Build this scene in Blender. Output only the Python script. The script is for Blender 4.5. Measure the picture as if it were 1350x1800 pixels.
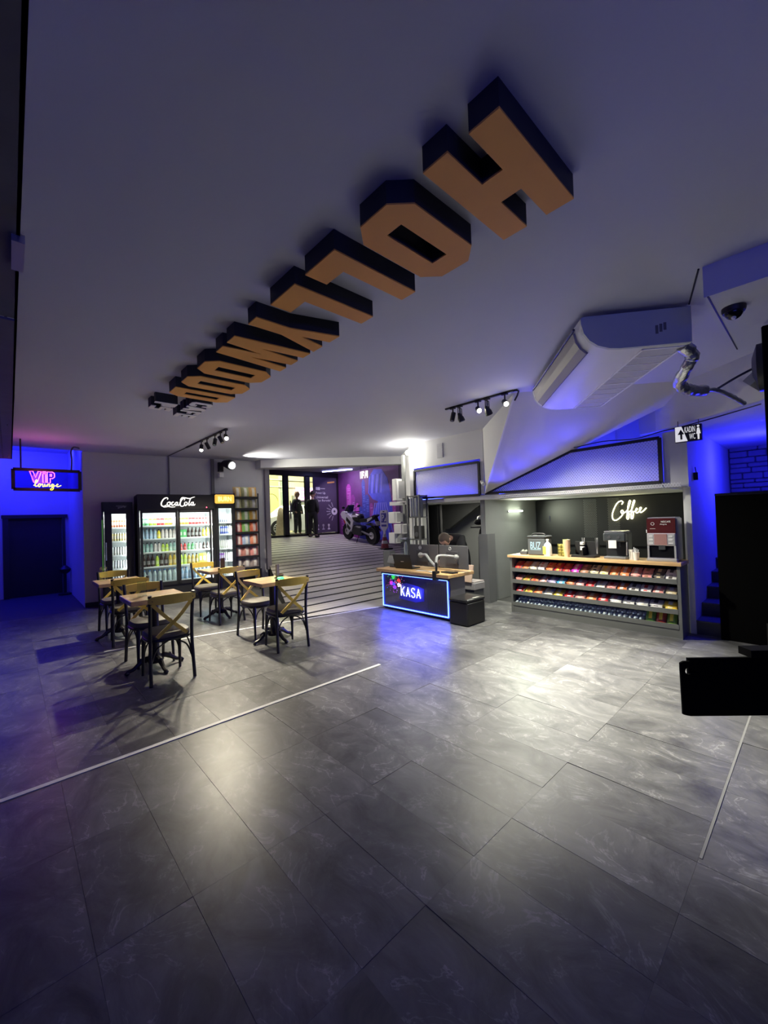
import bpy, math, random
from mathutils import Vector, Matrix
random.seed(7)
for _o in list(bpy.data.objects):
    bpy.data.objects.remove(_o)
SC = bpy.context.scene
COL = SC.collection
R = math.radians
PI = math.pi

# ------------------------------------------------------------------ camera
def make_camera(yaw, pitch, roll, height, focal_px):
    y, p, r = R(yaw), R(pitch), R(roll)
    f = Vector((math.sin(y) * math.cos(p), math.cos(y) * math.cos(p), math.sin(p)))
    rt = Vector((math.cos(y), -math.sin(y), 0))
    up = rt.cross(f)
    rt2 = rt * math.cos(r) + up * math.sin(r)
    up2 = up * math.cos(r) - rt * math.sin(r)
    cd = bpy.data.cameras.new('camera')
    cd.sensor_fit = 'VERTICAL'
    cd.sensor_height = 36
    cd.lens = focal_px / 1800 * 36
    cd.clip_start = 0.05
    cd.clip_end = 200
    co = bpy.data.objects.new('camera', cd)
    COL.objects.link(co)
    m = Matrix.Identity(4)
    for i in range(3):
        m[i][0] = rt2[i]; m[i][1] = up2[i]; m[i][2] = -f[i]
    m[2][3] = height
    co.matrix_world = m
    SC.camera = co
make_camera(42.707, .896, -1.856, 1.6, 713.9)

# ------------------------------------------------------------------ world, exposure
w = bpy.data.worlds.new('world')
SC.world = w
w.use_nodes = True
w.node_tree.nodes['Background'].inputs[0].default_value = (.30, .32, .75, 1)
w.node_tree.nodes['Background'].inputs[1].default_value = .018
SC.view_settings.view_transform = 'Standard'
SC.view_settings.look = 'None'
SC.view_settings.exposure = 1.15
SC.view_settings.gamma = 1
SC.view_settings.use_curve_mapping = False

def aim(o, target):
    d = Vector(target) - o.location
    o.rotation_euler = d.to_track_quat('-Z', 'Y').to_euler()
def spot(name, loc, target, watt, col=(1, .93, .78), cone=80, blend=.7, rad=.04):
    l = bpy.data.lights.new(name, 'SPOT')
    l.energy = watt; l.color = col; l.spot_size = R(cone); l.spot_blend = blend; l.shadow_soft_size = rad
    o = bpy.data.objects.new(name, l); COL.objects.link(o); o.location = loc; aim(o, target)
    return o
def point(name, loc, watt, col, rad=.1):
    l = bpy.data.lights.new(name, 'POINT')
    l.energy = watt; l.color = col; l.shadow_soft_size = rad
    o = bpy.data.objects.new(name, l); COL.objects.link(o); o.location = loc
    return o
def area(name, loc, target, watt, col, sx, sy):
    l = bpy.data.lights.new(name, 'AREA')
    l.energy = watt; l.color = col; l.shape = 'RECTANGLE'; l.size = sx; l.size_y = sy
    o = bpy.data.objects.new(name, l); COL.objects.link(o); o.location = loc; aim(o, target)
    return o
WARM = (1, .90, .68)
COOL = (1, .965, .79)
BLUE = (.02, .02, 1)
# ceiling track by the counter (five heads) and the one over the tables (five heads)
spot('spot_track_counter', (4.60, 2.68, 2.95), (4.15, 1.15, 0), 900, COOL, 66, 1)
spot('spot_track_counter', (4.60, 3.08, 2.95), (3.8, 2.3, 0), 330, COOL, 70, 1)
spot('spot_track_counter', (4.68, 2.96, 2.90), (6.1, 1.9, .3), 200, COOL, 84, .9)
spot('spot_track_counter', (4.68, 3.40, 2.90), (5.9, 3.2, 0), 160, COOL, 84, .9)
spot('spot_track_counter', (4.60, 3.52, 2.95), (4.0, 4.4, 0), 180, COOL, 76, .9)
spot('spot_track_tables', (2.60, 7.74, 2.95), (1.6, 6.8, 0), 260, WARM, 80, .9)
spot('spot_track_tables', (2.64, 7.45, 2.95), (3.2, 8.6, .5), 380, WARM, 84, .9)
spot('spot_track_tables', (2.60, 7.07, 2.95), (1.7, 5.2, 0), 360, WARM, 60, .8)
spot('spot_track_tables', (2.64, 6.82, 2.95), (3.0, 5.4, 0), 330, WARM, 64, .8)
spot('spot_track_tables', (2.60, 6.59, 2.95), (2.5, 4.6, 0), 200, WARM, 70, .9)
# spot in the wall corner lights the entrance side, bare bulb on the column
spot('spot_wall', (3.92, 9.30, 2.96), (5.6, 7.2, 2.5), 150, COOL, 100, .9)
point('column_bulb', (6.14, 5.86, 2.86), 9, COOL, .06)
# blue led strips
area('blue_vip', (-.1, 12.2, 3.44), (.3, 13.0, 1.6), 30, BLUE, 2.4, .08)
area('blue_vip', (.3, 10.3, 3.2), (.3, 12.6, 3.1), 10, BLUE, 1.4, .05)
point('blue_stairs', (7.9, .6, 2.2), 40, BLUE, .15)
area('blue_strip_mesh', (6.42, 2.6, 2.02), (6.9, 2.6, 2.4), 7, BLUE, 2.3, .05)
for _t in (.08, .36, .64, .92):
    spot('blue_strip_slope', (6.13, 3.98 - 1.52 * _t, 1.74 + .54 * _t), (5.60 - .2 * _t, 3.2 - 1.2 * _t, 2.60 + .3 * _t), 12, (.03, .03, 1), 84, 1, .05)
area('blue_strip_mesh', (6.37, 5.1, 2.06), (6.5, 5.1, 2.5), 2.2, BLUE, 1.3, .04)
# added unseen blue light behind the viewer, tints the near ceiling
area('blue_fill_rear', (-.9, -.9, 2.5), (1.2, 1.6, 3.15), 12, (.05, .07, 1), 3.0, .06)
# lamp under the mezzanine
area('mezzanine_downlight', (6.9, 3.2, 1.86), (6.5, 3.2, 0), 8, (1, 1, .88), 1.2, .1)
area('store_lamp', (6.95, 5.2, 1.86), (7.2, 5.2, 0), 12, COOL, .5, .1)
# purple glow of the ramp
area('ramp_led', (9.0, 12.6, 3.4), (9.9, 12.0, 1.8), 24, (.88, .74, 1), 2.0, .1)
# street lamps beyond the glass
area('street_lamp_light', (10.5, 17.5, 5.6), (10.5, 19.5, 1.5), 420, (1, .92, .55), 4, 1)
area('street_lamp_light', (9.0, 16.0, 5.0), (9.2, 17.0, 1.0), 150, (1, .95, .72), 3, 1)

# ------------------------------------------------------------------ materials
MATS = {}
def M(name, col=(.5, .5, .5), rough=.5, metal=0., emit=None, es=0., var=0., vs=6., bump=0., bs=60., alpha=None, spec=None, coat=0.):
    if name in MATS: return MATS[name]
    m = bpy.data.materials.new(name); m.use_nodes = True
    nt = m.node_tree; N = nt.nodes; L = nt.links
    b = N['Principled BSDF']
    b.inputs['Base Color'].default_value = (*col, 1)
    b.inputs['Roughness'].default_value = rough
    b.inputs['Metallic'].default_value = metal
    if spec is not None: b.inputs['Specular IOR Level'].default_value = spec
    if coat: b.inputs['Coat Weight'].default_value = coat
    if emit:
        b.inputs['Emission Color'].default_value = (*emit, 1)
        b.inputs['Emission Strength'].default_value = es
    tc = N.new('ShaderNodeTexCoord')
    n = N.new('ShaderNodeTexNoise'); n.inputs['Scale'].default_value = vs; n.inputs['Detail'].default_value = 4
    L.new(tc.outputs['Object'], n.inputs['Vector'])
    if var:
        mx = N.new('ShaderNodeMix'); mx.data_type = 'RGBA'
        mx.inputs[6].default_value = (*[c * (1 - var) for c in col], 1)
        mx.inputs[7].default_value = (*[min(1, c * (1 + var)) for c in col], 1)
        L.new(n.outputs['Fac'], mx.inputs[0]); L.new(mx.outputs[2], b.inputs['Base Color'])
    if bump:
        n2 = N.new('ShaderNodeTexNoise'); n2.inputs['Scale'].default_value = bs; n2.inputs['Detail'].default_value = 3
        L.new(tc.outputs['Object'], n2.inputs['Vector'])
        bp = N.new('ShaderNodeBump'); bp.inputs['Strength'].default_value = bump; bp.inputs['Distance'].default_value = .01
        L.new(n2.outputs['Fac'], bp.inputs['Height']); L.new(bp.outputs['Normal'], b.inputs['Normal'])
    MATS[name] = m
    return m
def glass(name, tint=(.9, .95, .95), gloss=.08, rough=.03):
    m = bpy.data.materials.new(name); m.use_nodes = True
    nt = m.node_tree; N = nt.nodes; L = nt.links
    N.remove(N['Principled BSDF'])
    t = N.new('ShaderNodeBsdfTransparent'); t.inputs[0].default_value = (*tint, 1)
    g = N.new('ShaderNodeBsdfGlossy'); g.inputs['Roughness'].default_value = rough
    fr = N.new('ShaderNodeLayerWeight'); fr.inputs[0].default_value = .2
    ma = N.new('ShaderNodeMath'); ma.operation = 'MULTIPLY_ADD'; ma.inputs[1].default_value = .6; ma.inputs[2].default_value = gloss * .3
    mx = N.new('ShaderNodeMixShader')
    L.new(fr.outputs['Fresnel'], ma.inputs[0]); L.new(ma.outputs[0], mx.inputs[0])
    L.new(t.outputs[0], mx.inputs[1]); L.new(g.outputs[0], mx.inputs[2])
    L.new(mx.outputs[0], N['Material Output'].inputs[0])
    MATS[name] = m
    return m

def floor_mat():
    m = bpy.data.materials.new('slate_tile'); m.use_nodes = True
    nt = m.node_tree; N = nt.nodes; L = nt.links; b = N['Principled BSDF']
    tc = N.new('ShaderNodeTexCoord'); oi = N.new('ShaderNodeObjectInfo')
    sc = N.new('ShaderNodeVectorMath'); sc.operation = 'SCALE'; sc.inputs[0].default_value = (37, 51, 23)
    L.new(oi.outputs['Random'], sc.inputs['Scale'])
    ad = N.new('ShaderNodeVectorMath'); ad.operation = 'ADD'
    L.new(tc.outputs['Object'], ad.inputs[0]); L.new(sc.outputs[0], ad.inputs[1])
    st = N.new('ShaderNodeVectorMath'); st.operation = 'MULTIPLY'; st.inputs[1].default_value = (1.25, .8, 1)
    L.new(ad.outputs[0], st.inputs[0])
    def noise(s, d, r, dist=0.):
        n = N.new('ShaderNodeTexNoise'); n.inputs['Scale'].default_value = s; n.inputs['Detail'].default_value = d
        n.inputs['Roughness'].default_value = r; n.inputs['Distortion'].default_value = dist
        L.new(st.outputs[0], n.inputs['Vector']); return n
    n1 = noise(3.2, 9, .68, .9); n2 = noise(2.6, 6, .6, 1.5); n3 = noise(25, 4, .6)
    r1 = N.new('ShaderNodeValToRGB'); r1.color_ramp.elements[0].position = .3; r1.color_ramp.elements[1].position = .74
    r1.color_ramp.elements[0].color = (.048, .048, .054, 1); r1.color_ramp.elements[1].color = (.195, .195, .196, 1)
    L.new(n1.outputs['Fac'], r1.inputs[0])
    # thin pale veins where the second noise crosses its middle value
    r2 = N.new('ShaderNodeValToRGB'); e = r2.color_ramp.elements
    e[0].position = .484; e[0].color = (0, 0, 0, 1); e[1].position = .516; e[1].color = (0, 0, 0, 1)
    q = e.new(.5); q.color = (1, 1, 1, 1)
    L.new(n2.outputs['Fac'], r2.inputs[0])
    r3 = N.new('ShaderNodeValToRGB'); r3.color_ramp.elements[0].position = .45; r3.color_ramp.elements[1].position = .7
    L.new(n1.outputs['Fac'], r3.inputs[0])
    mu = N.new('ShaderNodeMath'); mu.operation = 'MULTIPLY'
    L.new(r2.outputs[0], mu.inputs[0]); L.new(r3.outputs[0], mu.inputs[1])
    mu2 = N.new('ShaderNodeMath'); mu2.operation = 'MULTIPLY'; mu2.inputs[1].default_value = .8
    L.new(mu.outputs[0], mu2.inputs[0])
    mx = N.new('ShaderNodeMix'); mx.data_type = 'RGBA'; mx.inputs[7].default_value = (.42, .42, .42, 1)
    L.new(mu2.outputs[0], mx.inputs[0]); L.new(r1.outputs[0], mx.inputs[6])
    # tone of each tile
    mr = N.new('ShaderNodeMapRange'); mr.inputs[3].default_value = .82; mr.inputs[4].default_value = 1.16
    L.new(oi.outputs['Random'], mr.inputs[0])
    hs = N.new('ShaderNodeHueSaturation'); L.new(mr.outputs[0], hs.inputs['Value']); L.new(mx.outputs[2], hs.inputs['Color'])
    L.new(hs.outputs[0], b.inputs['Base Color'])
    rr = N.new('ShaderNodeMapRange'); rr.inputs[3].default_value = .31; rr.inputs[4].default_value = .40
    b.inputs['Specular IOR Level'].default_value = .38
    L.new(n3.outputs['Fac'], rr.inputs[0]); L.new(rr.outputs[0], b.inputs['Roughness'])
    bp = N.new('ShaderNodeBump'); bp.inputs['Strength'].default_value = .12; bp.inputs['Distance'].default_value = .008
    L.new(n1.outputs['Fac'], bp.inputs['Height']); L.new(bp.outputs['Normal'], b.inputs['Normal'])
    MATS['slate_tile'] = m
    return m
FLOOR = floor_mat()

def wood_mat(name, c1, c2, rough=.35, axis=0, scale=3.):
    m = bpy.data.materials.new(name); m.use_nodes = True
    nt = m.node_tree; N = nt.nodes; L = nt.links; b = N['Principled BSDF']
    tc = N.new('ShaderNodeTexCoord'); mp = N.new('ShaderNodeMapping')
    s = [14, 14, 14]; s[axis] = 1.2
    mp.inputs['Scale'].default_value = [k * scale / 3 for k in s]
    L.new(tc.outputs['Object'], mp.inputs[0])
    n = N.new('ShaderNodeTexNoise'); n.inputs['Scale'].default_value = 2.2; n.inputs['Detail'].default_value = 6; n.inputs['Distortion'].default_value = .6
    L.new(mp.outputs[0], n.inputs['Vector'])
    r = N.new('ShaderNodeValToRGB'); r.color_ramp.elements[0].position = .3; r.color_ramp.elements[1].position = .7
    r.color_ramp.elements[0].color = (*c1, 1); r.color_ramp.elements[1].color = (*c2, 1)
    L.new(n.outputs['Fac'], r.inputs[0]); L.new(r.outputs[0], b.inputs['Base Color'])
    b.inputs['Roughness'].default_value = rough
    MATS[name] = m
    return m

BLACK = M('black_paint', (.012, .012, .014), .45, var=.2)
BLACKG = M('black_gloss', (.006, .006, .008), .18)
GREYW = M('grey_wall', (.54, .54, .57), .85, var=.06, vs=2, bump=.05)
CEILM = M('ceiling_grey', (.56, .57, .70), .8, var=.04, vs=1.2, bump=.04)
WHITEW = M('white_wall', (.62, .62, .64), .8, var=.05, vs=2)
PLWHITE = M('white_plastic', (.75, .75, .74), .4, var=.03)
STEEL = M('steel', (.55, .55, .56), .3, 1.)
DGREY = M('dark_grey_board', (.10, .105, .11), .5, var=.08)
MGREY = M('mid_grey_board', (.16, .165, .17), .5, var=.06)
YELLOW = M('yellow_wood', (.74, .54, .09), .42, var=.12, vs=10)
ORANGE = M('orange_board', (.84, .37, .06), .6, var=.06, vs=3)
OAK = wood_mat('oak_top', (.55, .33, .14), (.70, .47, .23), .4, 1)
TWOOD = wood_mat('table_wood', (.42, .28, .17), (.60, .43, .27), .22, 0)
CLEAR = glass('clear_glass')
SEATM = M('seat_leather', (.10, .09, .08), .5, var=.2, vs=14, bump=.2)

# ------------------------------------------------------------------ mesh helpers
class MB:
    def __init__(s): s.v = []; s.f = []; s.m = []
    def add(s, vs, fs, mi=0):
        o = len(s.v); s.v += [tuple(v) for v in vs]
        for f in fs: s.f.append([o + i for i in f]); s.m.append(mi)
        return s
    def box(s, x0, x1, y0, y1, z0, z1, mi=0):
        v = [(x0, y0, z0), (x1, y0, z0), (x1, y1, z0), (x0, y1, z0), (x0, y0, z1), (x1, y0, z1), (x1, y1, z1), (x0, y1, z1)]
        return s.add(v, [(3, 2, 1, 0), (4, 5, 6, 7), (0, 1, 5, 4), (1, 2, 6, 5), (2, 3, 7, 6), (3, 0, 4, 7)], mi)
    def bbox(s, x0, x1, y0, y1, z0, z1, b=.01, mi=0):
        # box with chamfered edges
        vs = []; idx = {}
        cx = [(x0, 1), (x1, -1)]; cy = [(y0, 1), (y1, -1)]; cz = [(z0, 1), (z1, -1)]
        for i, (x, sx) in enumerate(cx):
            for j, (y, sy) in enumerate(cy):
                for k, (z, sz) in enumerate(cz):
                    idx[i, j, k, 0] = len(vs); vs.append((x, y + sy * b, z + sz * b))
                    idx[i, j, k, 1] = len(vs); vs.append((x + sx * b, y, z + sz * b))
                    idx[i, j, k, 2] = len(vs); vs.append((x + sx * b, y + sy * b, z))
        F = []
        def q(*k): F.append([idx[a] for a in k])
        q((0,0,0,0),(0,0,1,0),(0,1,1,0),(0,1,0,0)); q((1,0,0,0),(1,1,0,0),(1,1,1,0),(1,0,1,0))
        q((0,0,0,1),(1,0,0,1),(1,0,1,1),(0,0,1,1)); q((0,1,0,1),(0,1,1,1),(1,1,1,1),(1,1,0,1))
        q((0,0,0,2),(0,1,0,2),(1,1,0,2),(1,0,0,2)); q((0,0,1,2),(1,0,1,2),(1,1,1,2),(0,1,1,2))
        for i in (0, 1):
            for j in (0, 1): q((i,j,0,0),(i,j,0,1),(i,j,1,1),(i,j,1,0))
            for k in (0, 1): q((i,0,k,0),(i,0,k,2),(i,1,k,2),(i,1,k,0))
        for j in (0, 1):
            for k in (0, 1): q((0,j,k,1),(0,j,k,2),(1,j,k,2),(1,j,k,1))
        for i in (0, 1):
            for j in (0, 1):
                for k in (0, 1): q((i,j,k,0),(i,j,k,1),(i,j,k,2))
        return s.add(vs, F, mi)
    def prism(s, poly, a0, a1, axis='z', mi=0):
        # polygon extruded along an axis: z -> (x, y), x -> (y, z), y -> (x, z)
        n = len(poly)
        def p(u, v, a): return {'z': (u, v, a), 'x': (a, u, v), 'y': (u, a, v)}[axis]
        vs = [p(u, v, a0) for u, v in poly] + [p(u, v, a1) for u, v in poly]
        fs = [list(range(n))[::-1], list(range(n, 2 * n))] + [(i, (i + 1) % n, n + (i + 1) % n, n + i) for i in range(n)]
        return s.add(vs, fs, mi)
    def slab(s, pts, t):
        # flat 3d polygon with thickness vector t
        n = len(pts); P = [Vector(p) for p in pts]; t = Vector(t)
        return s.add(P + [p + t for p in P], [list(range(n))[::-1], list(range(n, 2 * n))] + [(i, (i + 1) % n, n + (i + 1) % n, n + i) for i in range(n)])
    def bar(s, a, b, wd, h=None, mi=0, up=(0, 0, 1)):
        a, b = Vector(a), Vector(b); d = (b - a).normalized(); u = Vector(up)
        if abs(d.dot(u)) > .98: u = Vector((0, 1, 0))
        x = d.cross(u).normalized() * wd / 2; z = x.cross(d).normalized() * (h or wd) / 2
        vs = [c + sx * x + sz * z for c in (a, b) for sx, sz in ((-1, -1), (1, -1), (1, 1), (-1, 1))]
        return s.add(vs, [(0, 1, 2, 3), (7, 6, 5, 4), (0, 4, 5, 1), (1, 5, 6, 2), (2, 6, 7, 3), (3, 7, 4, 0)], mi)
    def tube(s, pts, r, n=8, mi=0, closed=False):
        P = [Vector(p) for p in pts]; k = len(P); rs = r if isinstance(r, (list, tuple)) else [r] * k
        ref = None; vs = []
        for i, p in enumerate(P):
            if closed: d = P[(i + 1) % k] - P[i - 1]
            else: d = P[min(i + 1, k - 1)] - P[max(i - 1, 0)]
            d = d.normalized() if d.length > 1e-9 else Vector((0, 0, 1))
            if ref is None: ref = Vector((0, 0, 1)) if abs(d.z) < .9 else Vector((1, 0, 0))
            a = (ref - d * ref.dot(d))
            a = a.normalized() if a.length > 1e-6 else d.orthogonal().normalized()
            ref = a; b = d.cross(a)
            vs += [p + (a * math.cos(2 * PI * j / n) + b * math.sin(2 * PI * j / n)) * rs[i] for j in range(n)]
        fs = []
        for i in range(k if closed else k - 1):
            i2 = (i + 1) % k
            for j in range(n): fs.append((i * n + j, i * n + (j + 1) % n, i2 * n + (j + 1) % n, i2 * n + j))
        if not closed: fs += [list(range(n))[::-1], list(range((k - 1) * n, k * n))]
        return s.add(vs, fs, mi)
    def lathe(s, prof, n=12, c=(0, 0, 0), mis=None, axis='z'):
        # profile of (r, z) rings; mis gives the material of each band
        vs = []
        for r, z in prof:
            for j in range(n):
                a = 2 * PI * j / n; u, v = r * math.cos(a), r * math.sin(a)
                q = {'z': (u, v, z), 'x': (z, u, v), 'y': (u, z, v)}[axis]
                vs.append((c[0] + q[0], c[1] + q[1], c[2] + q[2]))
        o = len(s.v); s.v += vs; k = len(prof)
        for i in range(k - 1):
            for j in range(n):
                s.f.append([o + i * n + j, o + i * n + (j + 1) % n, o + (i + 1) * n + (j + 1) % n, o + (i + 1) * n + j]); s.m.append(mis[i] if mis else 0)
        s.f.append([o + j for j in range(n)][::-1]); s.m.append(mis[0] if mis else 0)
        s.f.append([o + (k - 1) * n + j for j in range(n)]); s.m.append(mis[-1] if mis else 0)
        return s
    def ball(s, c, r, n=12, k=8, sc=(1, 1, 1), mi=0):
        prof = [(max(1e-4, math.sin(PI * i / k)) * r, -math.cos(PI * i / k) * r) for i in range(k + 1)]
        o = len(s.v); s.lathe(prof, n, (0, 0, 0), [mi] * k)
        for i in range(o, len(s.v)):
            v = s.v[i]; s.v[i] = (c[0] + v[0] * sc[0], c[1] + v[1] * sc[1], c[2] + v[2] * sc[2])
        return s
    def xf(s, mat):
        s.v = [tuple(mat @ Vector(v)) for v in s.v]; return s
    def mesh(s, name, mats, smooth=False):
        me = bpy.data.meshes.new(name); me.from_pydata(s.v, [], s.f); me.update()
        for m in (mats if isinstance(mats, (list, tuple)) else [mats]): me.materials.append(m)
        for p, mi in zip(me.polygons, s.m): p.material_index = mi; p.use_smooth = smooth
        import bmesh
        bm = bmesh.new(); bm.from_mesh(me); bmesh.ops.recalc_face_normals(bm, faces=bm.faces); bm.to_mesh(me); bm.free()
        if smooth:
            try: me.set_sharp_from_angle(angle=R(40))
            except Exception: pass
        return me
    def build(s, name, mats, parent=None, smooth=False, **kw):
        return link(name, s.mesh(name, mats, smooth), parent, **kw)

def link(name, me, parent=None, loc=(0, 0, 0), rotz=0, kind=None, label=None, cat=None, group=None):
    o = bpy.data.objects.new(name, me); COL.objects.link(o)
    o.location = loc; o.rotation_euler = (0, 0, rotz)
    if parent: o.parent = parent
    if kind: o['kind'] = kind
    if label: o['label'] = label
    if cat: o['category'] = cat
    if group: o['group'] = group
    return o
def thing(name, label, cat, loc=(0, 0, 0), rotz=0, group=None):
    return link(name, None, None, loc, rotz, None, label, cat, group)
def copy_tree(o, parent=None, loc=None, rotz=None, label=None, group=None):
    c = o.copy(); COL.objects.link(c); c.parent = parent
    if loc is not None: c.location = loc
    if rotz is not None: c.rotation_euler = (0, 0, rotz)
    if label: c['label'] = label
    if group: c['group'] = group
    for ch in [x for x in o.children]: copy_tree(ch, c)
    return c
def struct(name, mb, mat, parent=None, smooth=False):
    return mb.build(name, mat, parent, smooth, kind=None if parent else 'structure')

def smooth_path(pts, n=6, closed=False):
    P = [Vector(p) for p in pts]; k = len(P); out = []
    for i in range(k if closed else k - 1):
        g = lambda j: P[j % k] if closed else P[min(max(j, 0), k - 1)]
        p0, p1, p2, p3 = g(i - 1), g(i), g(i + 1), g(i + 2)
        for t in range(n):
            u = t / n
            out.append(.5 * ((2 * p1) + (p2 - p0) * u + (2 * p0 - 5 * p1 + 4 * p2 - p3) * u * u + (3 * p1 - p0 - 3 * p2 + p3) * u ** 3))
    if not closed: out.append(P[-1])
    return out
_txt = {}
def text_mesh(body, extrude=.0):
    cu = bpy.data.curves.new('t', 'FONT'); cu.body = body; cu.size = 1; cu.extrude = extrude; cu.resolution_u = 3
    cu.align_x = 'LEFT'
    o = bpy.data.objects.new('t', cu); COL.objects.link(o)
    dg = bpy.context.evaluated_depsgraph_get(); dg.update()
    me = bpy.data.meshes.new_from_object(o.evaluated_get(dg))
    bpy.data.objects.remove(o); bpy.data.curves.remove(cu)
    return me
def text(name, body, mat, parent, org, right, up, height, width=None, depth=.004, shear=0., kind=None, label=None):
    # flat lettering: org = lower left corner, right / up = directions, height of the letter block, width of the whole line
    me = text_mesh(body)
    xs = [v.co.x for v in me.vertices]; ys = [v.co.y for v in me.vertices]
    if not xs: return None
    x0, x1, y0, y1 = min(xs), max(xs), min(ys), max(ys)
    sy = height / (y1 - y0); sx = (width / (x1 - x0)) if width else sy
    r = Vector(right).normalized(); u = Vector(up).normalized(); nrm = r.cross(u); org = Vector(org)
    front = [org + r * ((v.co.x - x0) * sx + shear * (v.co.y - y0) * sy) + u * ((v.co.y - y0) * sy) for v in me.vertices]
    n = len(front)
    vs = [p + nrm * depth for p in front] + front
    fs = [list(p.vertices) for p in me.polygons] + [[n + i for i in p.vertices][::-1] for p in me.polygons]
    ec = {}
    for p in me.polygons:
        for a, b in p.edge_keys: ec[a, b] = ec.get((a, b), 0) + 1
    for (a, b), c in ec.items():
        if c == 1: fs.append([a, b, n + b, n + a])
    bpy.data.meshes.remove(me)
    m2 = MB(); m2.add(vs, fs)
    return m2.build(name, mat, parent, label=label)

# ================================================================== STRUCTURE
def proj(p):
    m = SC.camera.matrix_world.inverted() @ Vector(p)
    if m.z > -.05: return None
    return 675 + 713.9 * m.x / -m.z, 900 - 713.9 * m.y / -m.z
JOINT = M('floor_joint', (.05, .05, .052), .7)
floor = struct('floor', MB().box(-1.6, 9.8, -1.5, 13.2, -.10, -.005), JOINT)
TW, TL = .3415, .727
tile_me = MB().bbox(.0003, TW - .0003, .0003, TL - .0003, -.004, 0, .0006).mesh('tile', FLOOR)
cnt = 0
extra = MB()
for i in range(-7, 24):
    for j in range(-2, 13):
        x, y = 1.584 + TW * i, 1.17 + TL * j
        if x > 6.6 or x < -1.3 or y > 9.8 or (x > 5.1 and y > 5.6): continue
        vis = False
        for a in (0, .5, 1):
            for b in (0, .5, 1):
                q = proj((x + TW * a, y + TL * b, 0))
                if q and -10 < q[0] < 1360 and -10 < q[1] < 1815: vis = True
        if not vis: continue
        cnt += 1
        o = link('tile', tile_me, floor, (x, y, -.0008))
        o.rotation_euler = (random.uniform(-.0026, .0026), random.uniform(-.0032, .0032), 0)
# floor strips between the zones
PALE = M('pale_strip', (.72, .72, .70), .45)
LGREY = M('pale_grey_strip', (.20, .20, .20), .5)
struct('trim_1', MB().box(-1.2, 2.965, 3.338, 3.376, -.003, .005), PALE)
struct('trim_2', MB().prism([(.873, 6.315), (3.30, 5.825), (5.02, 5.485), (5.02, 5.525), (3.30, 5.865), (.873, 6.355)], -.003, .005), PALE)
struct('trim_3', MB().box(2.3, 4.6, .43, .442, -.003, .002), LGREY)

# ---- ramp of grooved planks
RS = .12
rz = lambda y: max(.003, RS * (y - 5.6))
def xl(y): return 3.32 + (y - 5.84) * (4.90 - 3.32) / (9.72 - 5.84) if y < 9.72 else 4.96
def xr(y): return 6.05 if y < 6.45 else 10.3
GROOVE = M('groove_dark', (.012, .011, .010), .9)
PLANK = wood_mat('ramp_plank', (.40, .385, .35), (.55, .53, .49), .5, 0, 2)
poly = [(3.32, 5.84), (5.02, 5.53), (6.05, 5.5), (6.05, 6.45), (10.35, 6.45), (10.35, 14.3), (4.96, 14.3), (4.96, 9.72), (4.90, 9.72)]
ramp = MB(); n = len(poly)
ramp.add([(x, y, -.004) for x, y in poly] + [(x, y, RS * (y - 5.6) - .003) for x, y in poly],
         [list(range(n))[::-1]] + [(i, (i + 1) % n, n + (i + 1) % n, n + i) for i in range(n)] + [[n + 0, n + 1, n + 2, n + 3, n + 8], [n + 8, n + 3, n + 4, n + 5, n + 6, n + 7]])
ramp = ramp.build('ramp', GROOVE, kind='structure')
PITCH = .3535
for k in range(24):
    y0 = 5.6 + PITCH * k + .035; y1 = 5.6 + PITCH * (k + 1) - .035
    if k == 0:
        pts = [(3.36, 5.86), (5.02, 5.555), (6.0, 5.53), (6.0, y1), (xl(y1), y1)]
    else:
        pts = [(xl(y0), y0), (xr(y0 + .1), y0), (xr(y0 + .1), y1), (xl(y1), y1)]
    m = len(pts)
    MB().add([(x, y, RS * (y - 5.6)) for x, y in pts] + [(x, y, RS * (y - 5.6) - .010) for x, y in pts],
             [list(range(m)), list(range(m, 2 * m))[::-1]] + [(i, m + i, m + (i + 1) % m, (i + 1) % m) for i in range(m)]).build('plank', PLANK, ramp)
# ---- walls round the room
struct('wall_back', MB().prism([(1.1, 10.15), (4.86, 9.70), (4.90, 9.95), (1.1, 10.40)], -.004, 3.15), GREYW)
ddw = Vector((3.76, -.45, 0)).normalized()
def onwall(x, off=0.): return (x, 10.15 - .1197 * (x - 1.1) - off)
for nm, xx, wd in (('trim_4', 2.65, .02), ('trim_5', 3.57, .07)):
    y = onwall(xx)[1]
    struct(nm, MB().box(xx - wd / 2, xx + wd / 2, y - .03, y + .02, 0, 3.14), M('grey_trim', (.16, .16, .18), .7))
struct('trim_6', MB().box(4.80, 4.92, 9.62, 9.72, .40, 2.98), M('lilac_jamb', (.24, .22, .27), .6))
struct('baseboard_back', MB().prism([(1.1, 10.13), (1.9, 10.034), (1.9, 10.06), (1.1, 10.156)], 0, .09), BLACK)
struct('wall_vip_right', MB().box(1.1, 1.25, 10.40, 13, 0, 3.5), GREYW)
struct('wall_vip_bounce', MB().box(-1.6, -1.5, 9.2, 13, 0, 3.5), GREYW)  # unseen wall, added to bounce the blue corridor light
vb = MB()
vb.box(-1.5, -.02, 13, 13.12, 0, 3.5).box(.97, 1.1, 13, 13.12, 0, 3.5).box(-.02, .97, 13, 13.12, 1.88, 3.5)
struct('wall_vip_back', vb, GREYW)
d1 = struct('door_1', MB().box(-.02, .97, 13.05, 13.10, 0, 1.88), BLACK)
struct('door_frame', MB().box(-.12, -.02, 12.94, 13.0, 0, 1.9).box(.97, 1.03, 12.94, 13.0, 0, 1.9).box(-.14, 1.08, 12.93, 13.0, 1.88, 1.96), BLACK, d1)
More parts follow.
